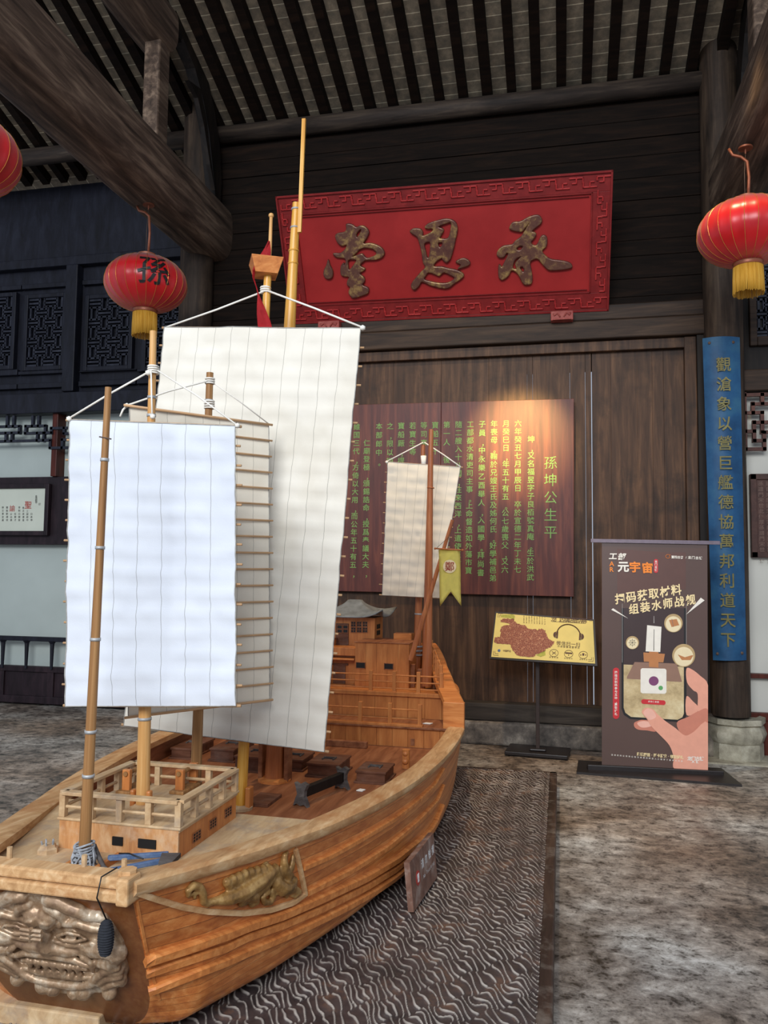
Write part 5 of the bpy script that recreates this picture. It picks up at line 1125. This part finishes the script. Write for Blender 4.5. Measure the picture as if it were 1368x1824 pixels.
def soft(P):
    o = []; n = len(P)
    for i in range(n):
        p0, p1, p2, p3 = [np.array(P[(i+k-1) % n], float) for k in range(4)]
        for t_ in (0, .25, .5, .75): q = .5*((2*p1)+(-p0+p2)*t_+(2*p0-5*p1+4*p2-p3)*t_*t_+(-p0+3*p1-3*p2+p3)*t_**3); o.append((min(1155, q[0]), q[1]))
    return o
flat(t, 'town_map', 'map_print', rough_([(185, 170), (215, 140), (330, 135), (370, 180), (455, 205), (520, 250), (600, 265), (650, 245), (695, 265), (720, 340), (740, 370), (790, 385), (770, 440), (700, 470), (690, 500), (590, 530), (560, 560), (460, 555), (370, 540), (330, 490), (310, 430), (220, 420), (130, 400), (130, 345), (190, 340), (200, 230), (300, 195)]))
flat(t, 'map_greenery', 'map_green', [(200, 95), (330, 88), (355, 105), (350, 148), (300, 130), (200, 118)]); flat(t, 'map_greenery', 'map_green', [(590, 540), (690, 490), (695, 540), (640, 560)])
hx, hy = sp.ex, sp.ey
def sline(*a, name='lettering'): mb = MB(); line(mb, *a); mb.build(name, 'sign_brown', t)
sline('龙门古镇语音讲解', S5(785, 142), S5(1125, 160), hx, hy, .046, .008); sline('微信扫一扫', S5(840, 405), S5(1055, 424), hx, hy, .038, .005); sline('开启智慧语音导览', S5(840, 442), S5(1060, 458), hx, hy, .02, .004)
sline('中国移动', S5(235, 492), S5(300, 496), hx, hy, .02, .008)
for k in range(9): sline('龙门古镇依山傍水人文深厚'[k:k+7-(k % 2)], S5(455+k*29, 108+k*2), S5(455+k*29, 180+k*2), hx, hy, .011)
sline('语音讲解', S5(745, 562), S5(825, 568), hx, hy, .014); sline('扫码收听', S5(910, 575), S5(985, 580), hx, hy, .014); sline('自助导览', S5(1080, 586), S5(1150, 590), hx, hy, .014)
mb = MB(); u = S5(950, 192)-S5(950, 320)
arc = [S5(950+132*math.cos(a), 325-125*math.sin(a)+.08*132*math.cos(a), .003) for a in [math.pi*i/20 for i in range(21)]]; mb.tube(arc, .0045, 6)
for sx in (-1, 1):
    c = S5(950+sx*132, 325+sx*10, .003); mb.hexa([c+hx*a+hy*b_+sp.n*o for o in (0, .002) for a, b_ in ((-.011, -.03), (.003, -.03), (.003, .03), (-.011, .03))] if sx > 0 else [c+hx*a+hy*b_+sp.n*o for o in (0, .002) for a, b_ in ((-.003, -.03), (.011, -.03), (.011, .03), (-.003, .03))])
    mb.prism([c+hx*sx*(.006+.022*math.sin(a))-hy*.026*math.cos(a) for a in [math.pi*i/8 for i in range(9)]], sp.n*.002)
mb.build('headphone_symbol', 'sign_brown', t)
for k, (cx_, cy_) in enumerate(((787, 517), (950, 527), (1113, 538))):
    mb = MB(); mb.tube([S5(cx_+48*math.cos(a), cy_+40*math.sin(a), .002) for a in [2*math.pi*i/24 for i in range(25)]], .0018, 5)
    if k == 0: mb.bar(S5(765, 500, .002), S5(812, 532, .002), .004, .001, sp.n); mb.bar(S5(768, 532, .002), S5(808, 502, .002), .004, .001, sp.n)
    if k == 1: mb.bar(S5(912, 516, .002), S5(990, 521, .002), .012, .001, sp.n); mb.bar(S5(945, 540, .002), S5(955, 541, .002), .008, .001, sp.n)
    if k == 2:
        for dx in (-28, 28): mb.bar(S5(1113+dx-5, 538, .002), S5(1113+dx+5, 538, .002), .012, .001, sp.n)
        mb.bar(S5(1102, 532, .002), S5(1124, 533, .002), .02, .0008, sp.n)
    mb.build('round_symbol', 'sign_brown', t)
for (x, y), (a, b_) in (((170, 78), (1, 1)), ((1205, 125), (-1, 1)), ((118, 540), (1, -1)), ((1222, 610), (-1, -1))):
    mb = MB()
    for w_ in (0, 18): mb.bar(S5(x+a*w_, y+b_*w_), S5(x+a*55, y+b_*w_+a*3), .003, .001, sp.n); mb.bar(S5(x+a*w_, y+b_*w_), S5(x+a*w_-a*2, y+b_*45), .003, .001, sp.n)
    mb.build('corner_ornament', 'sign_brown', t)
mb = MB(); mb.bar(S5(760, 168), S5(1140, 190), .0025, .001, sp.n); mb.build('title_rule', 'sign_brown', t)
mb = MB(); mb.lathe([(.012, 0), (.012, .001)], S5(180, 490), 16, sp.n); mb.build('sign_logo', 'blue_paint', t)
pt0 = s2_(965, 1150, -.02); mb = MB(); mb.box((bx.x-.016, bx.y-.012, .03), (bx.x+.016, bx.y+.012, pt0.z-.02), .003); mb.bar(V3(bx.x, bx.y, pt0.z-.05), pt0-sp.n*.005, .03, .02); mb.build('stand_pole', 'pole_metal', t)
mb = MB(); b0 = [atZ(912, 1343, 0), atZ(1003, 1362, 0), atZ(1007, 1341, .0), atZ(920, 1323, .0)]
Lx = .5; mb.box((bx.x-.26, bx.y-.13, .008), (bx.x+.26, bx.y+.2, .04), .006, Matrix.Rotation(R(-5), 3, 'Z')); mb.box((bx.x-.07, bx.y-.05, .04), (bx.x+.07, bx.y+.05, .06), .01)
for a in (-.22, .22):
    for b_ in (-.08, .14): mb.tube([(bx.x+a, bx.y+b_, 0), (bx.x+a, bx.y+b_, .012)], .015, 8)
mb.build('stand_base', 'base_black', t)
# ---- banner stand
bp = Plane(V3(.309, 6.584, .05), V3(1.092, 6.65, .05), V3(.309, 6.65, 1.8)); BX = lambda x, y, o=.0: bp.hit(x, y, o)
t = thing('banner_stand', BX(1166, 1374)-V3(0, 0, BX(1166, 1374).z), 'brown roll-up banner stand with a printed hand holding a phone', 'banner')
M['banner'] = plain('banner', '#56413a', .38, 0, .05, 3); BN = bp.n
mb = MB(); mb.prism([BX(1072, 1372), BX(1261, 1380), BX(1260, 968), BX(1072, 963)], -BN*.004); mb.build('banner_sheet', 'banner', t)
mb = MB(); mb.bar(BX(1052, 963, .003), BX(1282, 967, .003), .022, .03, (0, 0, 1), .002); mb.build('top_bar', 'bar_grey', t)
ft = [atZ(1030, 1358, .0), atZ(1285, 1372, .0), atZ(1322, 1402, .0), atZ(1027, 1379, .0)]
mb = MB(); mb.prism([p for p in ft], (0, 0, .018)); mb.build('foot_plate', 'base_black', t)
mb = MB(); mb.bar(BX(1046, 1366, .0)+V3(0, 0, -.0), BX(1288, 1378, .0), .05, .045, (0, 0, 1), .006); mb.build('banner_cassette', 'base_black', t)
Q1 = lambda x, y, o=.001: BX(1050+x*.18275, 940+y*.18275, o); Q2 = lambda x, y, o=.001: BX(1050+x*.18275, 1160+y*.18275, o)
for n_, c_ in (('print_screen_dark', '#3a2826'), ('print_panel', '#5a3c34'), ('print_floor', '#c9b489'), ('print_stone', '#8f6e5c'), ('print_white', '#e9e4d8'), ('print_orange', '#ec8420'), ('print_gold', '#efd9a4'), ('print_red', '#c42a30'), ('print_skin', '#e2a088'), ('print_skin_dark', '#c77e68'), ('print_nail', '#eab3a0'), ('print_ship', '#b87a48'), ('print_bubble', '#b59a6c'), ('print_bubble_light', '#e6d6ae'), ('print_line', '#a9a4a0'), ('print_black', '#171313'), ('print_green', '#59a05c'), ('print_purple', '#7a3f6a')): M[n_] = plain(n_, c_, .4, 0, .04, 20)
M['print_floor'] = m_stone('print_floor', '#a48f68', '#c9b489', '#ded0a8')
bf = lambda name, mat, px, off, f: flat(t, name, mat, px, off, f, BN, .0004)
bf('printed_backdrop', 'print_panel', [(270, 205), (720, 240), (940, 240), (940, 600), (270, 640)], .0006, Q1)
def rr(x0, y0, x1, y1, r, sk=0): return [(cx+r*math.cos(a), cy+r*math.sin(a)+sk*(cx-x0)) for cx, cy, a0 in ((x1-r, y1-r, 0), (x0+r, y1-r, 90), (x0+r, y0+r, 180), (x1-r, y0+r, 270)) for a in [R(a0+i*15) for i in range(7)]]
bf('printed_phone', 'print_black', [(312, -420), (945, -420)]+[(945, 620), (930, 665), (870, 690)]+[(395, 660), (335, 620), (312, 560)], .0010, Q2)
bf('printed_screen', 'print_screen_dark', [(333, -420), (920, -420)]+[(920, 610), (905, 645), (860, 668)]+[(405, 640), (350, 600), (333, 550)], .0014, Q2)
bf('printed_court', 'print_floor', [(333, 130), (920, 150), (920, 610), (905, 645), (860, 668), (405, 640), (350, 600), (333, 550)], .0018, Q2)
bf('printed_plinth', 'print_stone', [(440, 105), (850, 120), (900, 290), (365, 250)], .0022, Q2); bf('printed_plinth_edge', 'print_stone', [(365, 250), (900, 290), (900, 300), (365, 268)], .0023, Q2)
bf('printed_hull', 'print_ship', [(525, 1215), (735, 1230), (720, 1313), (530, 1305)], .0026, Q1); bf('printed_bow', 'print_ship', [(580, 0), (672, 5), (672, 160), (580, 152)], .0028, Q2)
bf('printed_sail', 'print_white', [(562, 950), (702, 965), (690, 1212), (547, 1205)], .0030, Q1); bf('printed_mast', 'print_black', [(627, 990), (632, 990), (630, 1200), (624, 1200)], .0034, Q1); bf('printed_mast', 'print_line', [(626, 860), (630, 860), (632, 930), (625, 930)], .0030, Q1)
bf('printed_card', 'print_white', rr(498, 165, 750, 410, 22, .02), .0030, Q2); bf('printed_button', 'print_red', rr(505, 466, 742, 512, 22, .06), .0030, Q2)
bf('printed_badge', 'print_purple', [(626+48*math.cos(a), 290+46*math.sin(a)) for a in [2*math.pi*i/24 for i in range(24)]], .0034, Q2); bf('printed_badge', 'print_green', [(694+22*math.cos(a), 358+22*math.sin(a)) for a in [2*math.pi*i/20 for i in range(20)]], .0034, Q2)
for x0 in (318, 942): bf('printed_edge', 'print_line', [(x0, 740), (x0+3, 740), (x0+3, 1313), (x0, 1313)], .0016, Q1)
# hand
bf('printed_finger', 'print_skin', soft([(945, 170), (1000, 178), (1080, 240), (1155, 330), (1155, 600), (1060, 600), (1055, 420), (1010, 380), (950, 300)]), .0014, Q2)
bf('printed_finger', 'print_skin', soft([(945, 440), (1010, 490), (1060, 545), (1040, 600), (945, 620)]), .0012, Q2)
bf('printed_finger', 'print_skin_dark', soft([(435, 700), (470, 680), (520, 668), (640, 690), (650, 780), (560, 772), (480, 765), (440, 740)]), .0012, Q2)
bf('printed_palm', 'print_skin_dark', soft([(850, 700), (960, 640), (1060, 585), (1155, 570), (1155, 800), (930, 830)]), .0016, Q2)
bf('printed_thumb', 'print_skin', soft([(512, 600), (525, 565), (560, 550), (620, 565), (660, 610), (740, 680), (840, 750), (930, 820), (1010, 790), (1155, 700), (1155, 1182), (840, 1155), (820, 1030), (780, 920), (700, 830), (610, 740), (560, 660)]), .0038, Q2)
bf('printed_nail', 'print_nail', soft([(525, 600), (560, 560), (610, 570), (645, 620), (640, 650), (590, 670), (560, 650)]), .0044, Q2); bf('printed_nail', 'print_nail', soft([(465, 700), (520, 680), (590, 690), (620, 720), (560, 742), (500, 740)]), .0016, Q2)
for (cx_, cy_, r_, f, k) in ((818, 930, 90, Q1, 0), (418, 1120, 64, Q1, 1), (918, 1245, 112, Q1, 2)):
    C = lambda s: [(cx_+r_*s*math.cos(a), cy_+r_*s*math.sin(a)*1.0) for a in [2*math.pi*i/32 for i in range(32)]]
    bf('printed_bubble', 'print_bubble', C(1), .0046, f); bf('printed_bubble', 'print_bubble_light', [(x, y+r_*.1) for x, y in C(.84)], .0050, f)
    if k == 0: bf('printed_sails', 'print_ship', [(775, 900), (850, 890), (875, 950), (800, 968)], .0054, f); bf('printed_sails', 'print_stone', [(800, 890), (806, 890), (822, 965), (816, 966)], .0058, f)
    if k == 1:
        mb = MB(); mb.tube([f(cx_+26*math.cos(a), cy_+26*math.sin(a), .0056) for a in [2*math.pi*i/20 for i in range(21)]], .0011, 5)
        for i in range(4): a = math.pi*i/4; mb.bar(f(cx_-40*math.cos(a), cy_-40*math.sin(a), .0056), f(cx_+40*math.cos(a), cy_+40*math.sin(a), .0056), .0018, .001, BN)
        mb.build('printed_wheel', 'print_black', t)
    if k == 2: bf('printed_boat', 'print_ship', [(860, 1235), (930, 1262), (1000, 1242), (1012, 1245), (985, 1290), (900, 1290)], .0054, f)
ex, ey = bp.ex, bp.ey
def word(name, mat, text, f, a, b_, size, off=.02, sx=1, shear=0, lift=.0052, rot=0):
    mb = MB(); e1 = (ex*math.cos(rot)+ey*math.sin(rot)); e2 = (ey*math.cos(rot)-ex*math.sin(rot)); line(mb, text, f(*a, lift), f(*b_, lift), e1, e2, size, off, sx, shear); return mb.build(name, mat, t)
u1 = (Q1(1000, 500)-Q1(0, 500)).length/1000   # metres per crop pixel
word('lettering', 'print_white', '工部', Q1, (230, 277), (318, 281), u1*72, .035, 1.1, .15)
word('lettering', 'print_orange', 'A', Q1, (217, 350), (217, 350), u1*66, .02); word('lettering', 'print_orange', 'R', Q1, (217, 406), (217, 406), u1*66, .02)
word('lettering', 'print_white', '元', Q1, (330, 378), (330, 378), u1*112, .035); word('lettering', 'print_orange', '宇宙', Q1, (443, 383), (565, 390), u1*112, .035)
bf('printed_tag', 'print_red', rr(628, 305, 668, 440, 18), .003, Q1); word('lettering', 'print_white', '龙门古镇', Q1, (648, 330), (648, 412), u1*25, .02)
mb = MB(); mb.tube([Q1(765+22*math.cos(a), 280+18*math.sin(a), .004) for a in [R(40+i*13) for i in range(22)]], .0014, 6); mb.tube([Q1(788+9*math.cos(a), 278+12*math.sin(a), .004) for a in [R(-60-i*12) for i in range(20)]], .0012, 6); mb.build('printed_logo', 'print_orange', t)
word('lettering', 'print_white', '富阳古丹', Q1, (812, 285), (902, 289), u1*30, .025); word('lettering', 'print_white', '/', Q1, (942, 289), (942, 289), u1*28, .02); word('lettering', 'print_white', '龙门古镇', Q1, (975, 290), (1085, 296), u1*32, .025)
an = R(9)
word('lettering', 'print_gold', '扫码获取材料', Q1, (297, 690), (845, 606), u1*112, .022, .92, .12, rot=an); word('lettering', 'print_gold', '组装水师战舰', Q1, (432, 790), (985, 702), u1*108, .022, .92, .12, rot=an)
for P_ in ([(212, 800), (230, 785), (378, 885)], [(940, 848), (1085, 682), (1122, 708)]): bf('printed_beam', 'print_white', P_, .003, Q1)
bf('printed_tag', 'print_red', rr(228, 160, 290, 660, 30), .003, Q2); word('lettering', 'print_white', '扫描识别码参与互动，赢取好礼', Q2, (258, 205), (258, 612), u1*28, .02)
word('lettering', 'print_white', '点击保存图', Q2, (580, 489), (668, 495), u1*18, .02)
word('lettering', 'print_gold', '趣玩展馆·打卡游戏·领取好礼', Q2, (478, 1002), (900, 1034), u1*36, .025, .9); word('lettering', 'print_white', '活动时间以现场公告为准请扫码进入小程序了解更多内容', Q2, (220, 1010), (900, 1072), u1*17, .01)
word('lettering', 'print_white', '龙门古镇', Q2, (975, 1045), (1095, 1048), u1*42, .03); word('lettering', 'print_white', 'AR', Q2, (1010, 1076), (1050, 1080), u1*34, .03)
# ---- lanterns
def m_silk():
    m, nt, b = newmat('lantern_silk'); n = N(nt, 'ShaderNodeTexNoise', Scale=6, Detail=4); nt.links.new(coords(nt), n.inputs['Vector'])
    sx = N(nt, 'ShaderNodeSeparateXYZ'); nt.links.new(coords(nt, 'Object'), sx.inputs[0]); g = N(nt, 'ShaderNodeNewGeometry'); nx = N(nt, 'ShaderNodeSeparateXYZ'); nt.links.new(g.outputs['Normal'], nx.inputs[0])
    d = N(nt, 'ShaderNodeMapRange', **{'From Min': .53, 'From Max': .66, 'To Max': .8}); nt.links.new(sx.outputs[2], d.inputs[0])
    col = mixc(nt, d.outputs[0], ramp(nt, n.outputs[0], [(.3, '#b4060f'), (.7, '#cb1018')]), '#5d4a42')   # dust settled on the top
    nt.links.new(col, b.inputs['Base Color']); b.inputs['Roughness'].default_value = .33; b.inputs['Sheen Weight'].default_value = .2; b.inputs['Anisotropic'].default_value = .6
    return m
M['silk'] = m_silk(); M['gold_trim'] = plain('gold_trim', '#c98a3c', .35, .5, .2); M['fringe'] = wood('fringe', ['#a9751d', '#cf9a35', '#e4b85a'], .7, (60, 60, 1), .4); M['copper'] = plain('copper', '#8a4f36', .45, .3, .2)
def lantern(c, rx, rz, label, hook_top, text=None, tilt=0, hookx=-.04):
    c = Vector(c); t = thing('red_lantern', c-V3(0, 0, rz+.22), label, 'lantern', 'red silk lanterns under the beams'); NR = 24; P = []
    for i in range(25):
        a = -math.pi/2+.18+(math.pi-.36)*i/24; row = []
        for k in range(NR*4+1):
            th = 2*math.pi*k/(NR*4); sag = 1-.022*abs(math.sin(th*NR/2))*math.cos(a) ; r = rx*math.cos(a)**.86*sag; row.append(c+V3(r*math.cos(th), r*math.sin(th), rz*math.sin(a)))
        P.append(row)
    mb = MB(); mb.grid(P); bmesh.ops.remove_doubles(mb.bm, verts=mb.bm.verts, dist=1e-5); mb.build('lantern_body', 'silk', t, True)
    mb = MB()
    for k in range(NR):
        th = 2*math.pi*k/NR; mb.tube([c+V3((rx*math.cos(a)**.86+.0015)*math.cos(th), (rx*math.cos(a)**.86+.0015)*math.sin(th), rz*math.sin(a)) for a in [-1.38+2.76*i/18 for i in range(19)]], .0016, 4)
    mb.build('lantern_ribs', 'gold_trim', t)
    zt = rz*math.sin(math.pi/2-.18)
    mb = MB(); mb.lathe([(.07, -.015), (.085, .0), (.075, .012), (.078, .03), (.06, .032)], c+V3(0, 0, zt), 28); mb.build('top_collar', 'copper', t, 'auto')
    mb = MB(); mb.lathe([(.085, .02), (.105, .0), (.1, -.012), (.105, -.028), (.09, -.03)], c-V3(0, 0, zt), 28); mb.build('bottom_collar', 'copper', t, 'auto')
    mb = MB(); random.seed(int(c.x*100)); z0 = c.z-zt-.025
    for k in range(90):
        a = 2*math.pi*k/90; r = .098; mb.tube([V3(c.x+r*math.cos(a), c.y+r*math.sin(a), z0), V3(c.x+(r+.004)*math.cos(a+.02), c.y+(r+.004)*math.sin(a+.02), z0-.1), V3(c.x+(r+random.uniform(0, .008))*math.cos(a), c.y+(r+.003)*math.sin(a), z0-.195-random.uniform(0, .015))], [.0042, .0042, .003], 5)
    mb.build('lantern_fringe', 'fringe', t, True)
    h = Vector(hook_top); mb = MB(); mb.lathe([(.05, 0), (.05, .012), (.035, .016)], h-V3(0, 0, .012), 20); rope(mb, [h, h-V3(0, 0, .05)], .006); mb.build('ceiling_hook', 'copper', t, 'auto')
    z1 = c.z+zt+.02; mb = MB(); rope(mb, [V3(c.x-.01+hookx*2.6, c.y, h.z+.0), V3(c.x+hookx*2.2, c.y, h.z-.05), V3(c.x+hookx*.8, c.y, h.z-.07), V3(c.x+.01, c.y, h.z-.11), V3(c.x+.02, c.y, (h.z+z1)/2-.03), V3(c.x+.012, c.y, z1)], .011); mb.build('lantern_conduit', 'copper', t, True)
    mb = MB(); rope(mb, [h-V3(0, 0, .05), V3((h.x+c.x)/2-.01, (h.y+c.y)/2, (h.z+z1)/2), V3(c.x-.01, c.y, z1)], .0025); mb.build('lantern_wire', 'iron', t, True)
    if text:
        mb = MB(); ch, th0, el, size = text
        vs, fs = glyph(ch, .012); V = []
        for x, y in vs:
            th = th0+x*size/rx; a = el+y*size/rz*.95; r = rx*math.cos(a)**.86+.0022; V.append(mb.bm.verts.new(c+V3(r*math.cos(th), r*math.sin(th), rz*math.sin(a))))
        for f in fs: mb.face([V[i] for i in f])
        mb.build('lettering', 'ink', t)
    return t
pc = atY(260, 506, 6.15); ph = atY(262, 364, 6.15)
lantern(pc, .345, .235, 'round red lantern with a black character, hanging under the left beam above the sails', (pc.x+.0, 6.15, ph.z), ('孫', R(-50), .1, .29))
pc = atY(1331, 414, 6.1); ph = atY(1332, 262, 6.1)
lantern(pc, .345, .235, 'round red lantern with bright ribs, hanging under the right beam above the blue board', (pc.x, 6.1, ph.z))
lantern((-3.5, 3.97, 4.0), .345, .235, 'red lantern cut off by the left edge of the picture, nearest the courtyard', (-3.5, 3.97, 4.7))
# ---- framed writing on the left wall
YF = YL-.03; x0, x1, z0, z1 = rect(-75, 946, 85, 870, YF)
t = thing('framed_scroll', ((x0+x1)/2, YF, z0), 'framed pale sheet with a large red character and small writing on the left wall', 'picture'); M['scroll_paper'] = plain('scroll_paper', '#c9cdbd', .6, 0, .04, 4)
mb = MB(); mb.box((x0, YF-.02, z0), (x1, YF, z1)); mb.build('scroll_sheet', 'scroll_paper', t)
mb = MB(); f = .05
for a in ((x0-f, z0-f, x0, z1+f), (x1, z0-f, x1+f, z1+f), (x0, z0-f, x1, z0), (x0, z1, x1, z1+f)): mb.box((a[0], YF-.05, a[1]), (a[2], YF+.005, a[3]), .006)
mb.build('picture_frame', 'red_black', t)
e1, e3 = V3(1, 0, 0), V3(0, 0, 1); ff = lambda x, y: atY(x*.329, 700+y*.329, YF-.022)
mb = MB(); put(mb, '聖', ff(152, 606), e1, e3, .092, .01); put(mb, '諭', ff(66, 625), e1, e3, .075, .005); put(mb, '旨', ff(-20, 628), e1, e3, .07, .005); mb.build('lettering', 'red_paint', t)
mb = MB()
for k, (xx, ya, s_) in enumerate(((170, 655, '曰孫坤'), (148, 640, '工部郎中'), (126, 622, '奉天承運皇'), (104, 620, '帝制曰國家'), (82, 655, '任賢才'), (60, 655, '以治事'), (38, 620, '爾能勤謹效'), (15, 620, '勞王事宜嘉'), (-10, 640, '特授郎中'), (-40, 620, '欽哉勿替之'))): line(mb, s_, ff(xx, ya), ff(xx, 688), e1, e3, .028)
line(mb, '皇帝敕命', ff(196, 560), ff(196, 592), e1, e3, .03); put(mb, '印', ff(214, 602), e1, e3, .03); mb.build('lettering', 'ink', t)
# ---- dark carved wooden tablet on the right wall
x0, x1, z0, z1 = rect(1339, 993, 1440, 843, YR); t = thing('carved_tablet', ((x0+x1)/2, YR, z0), 'dark brown wooden tablet densely carved with small writing on the white wall at right', 'tablet')
M['tablet'] = wood('tablet', ['#33201b', '#472e27', '#5a3c33'], .5, (6, 6, 6), .2); M['tablet_text'] = plain('tablet_text', '#6d5347', .6)
mb = MB(); mb.box((x0, YR, z0), (x1, YR+.05, z1), .006); mb.box((x0, YR-.015, z0), (x0+.05, YR, z1), .004); mb.box((x0, YR-.015, z0), (x1, YR, z0+.05), .004); mb.box((x0, YR-.015, z1-.05), (x1, YR, z1), .004); mb.build('tablet_board', 'tablet', t)
mb = MB(); tx = '孫氏宗譜序龍門鎮自宋以來世居於此耕讀傳家忠厚承先'
for i in range(7):
    for j in range(15): put(mb, tx[(i*5+j*3) % len(tx)], V3(x0+.085+i*.062, YR-.002, z1-.085-j*.048), e1, e3, .045, .005)
mb.build('lettering', 'tablet_text', t)
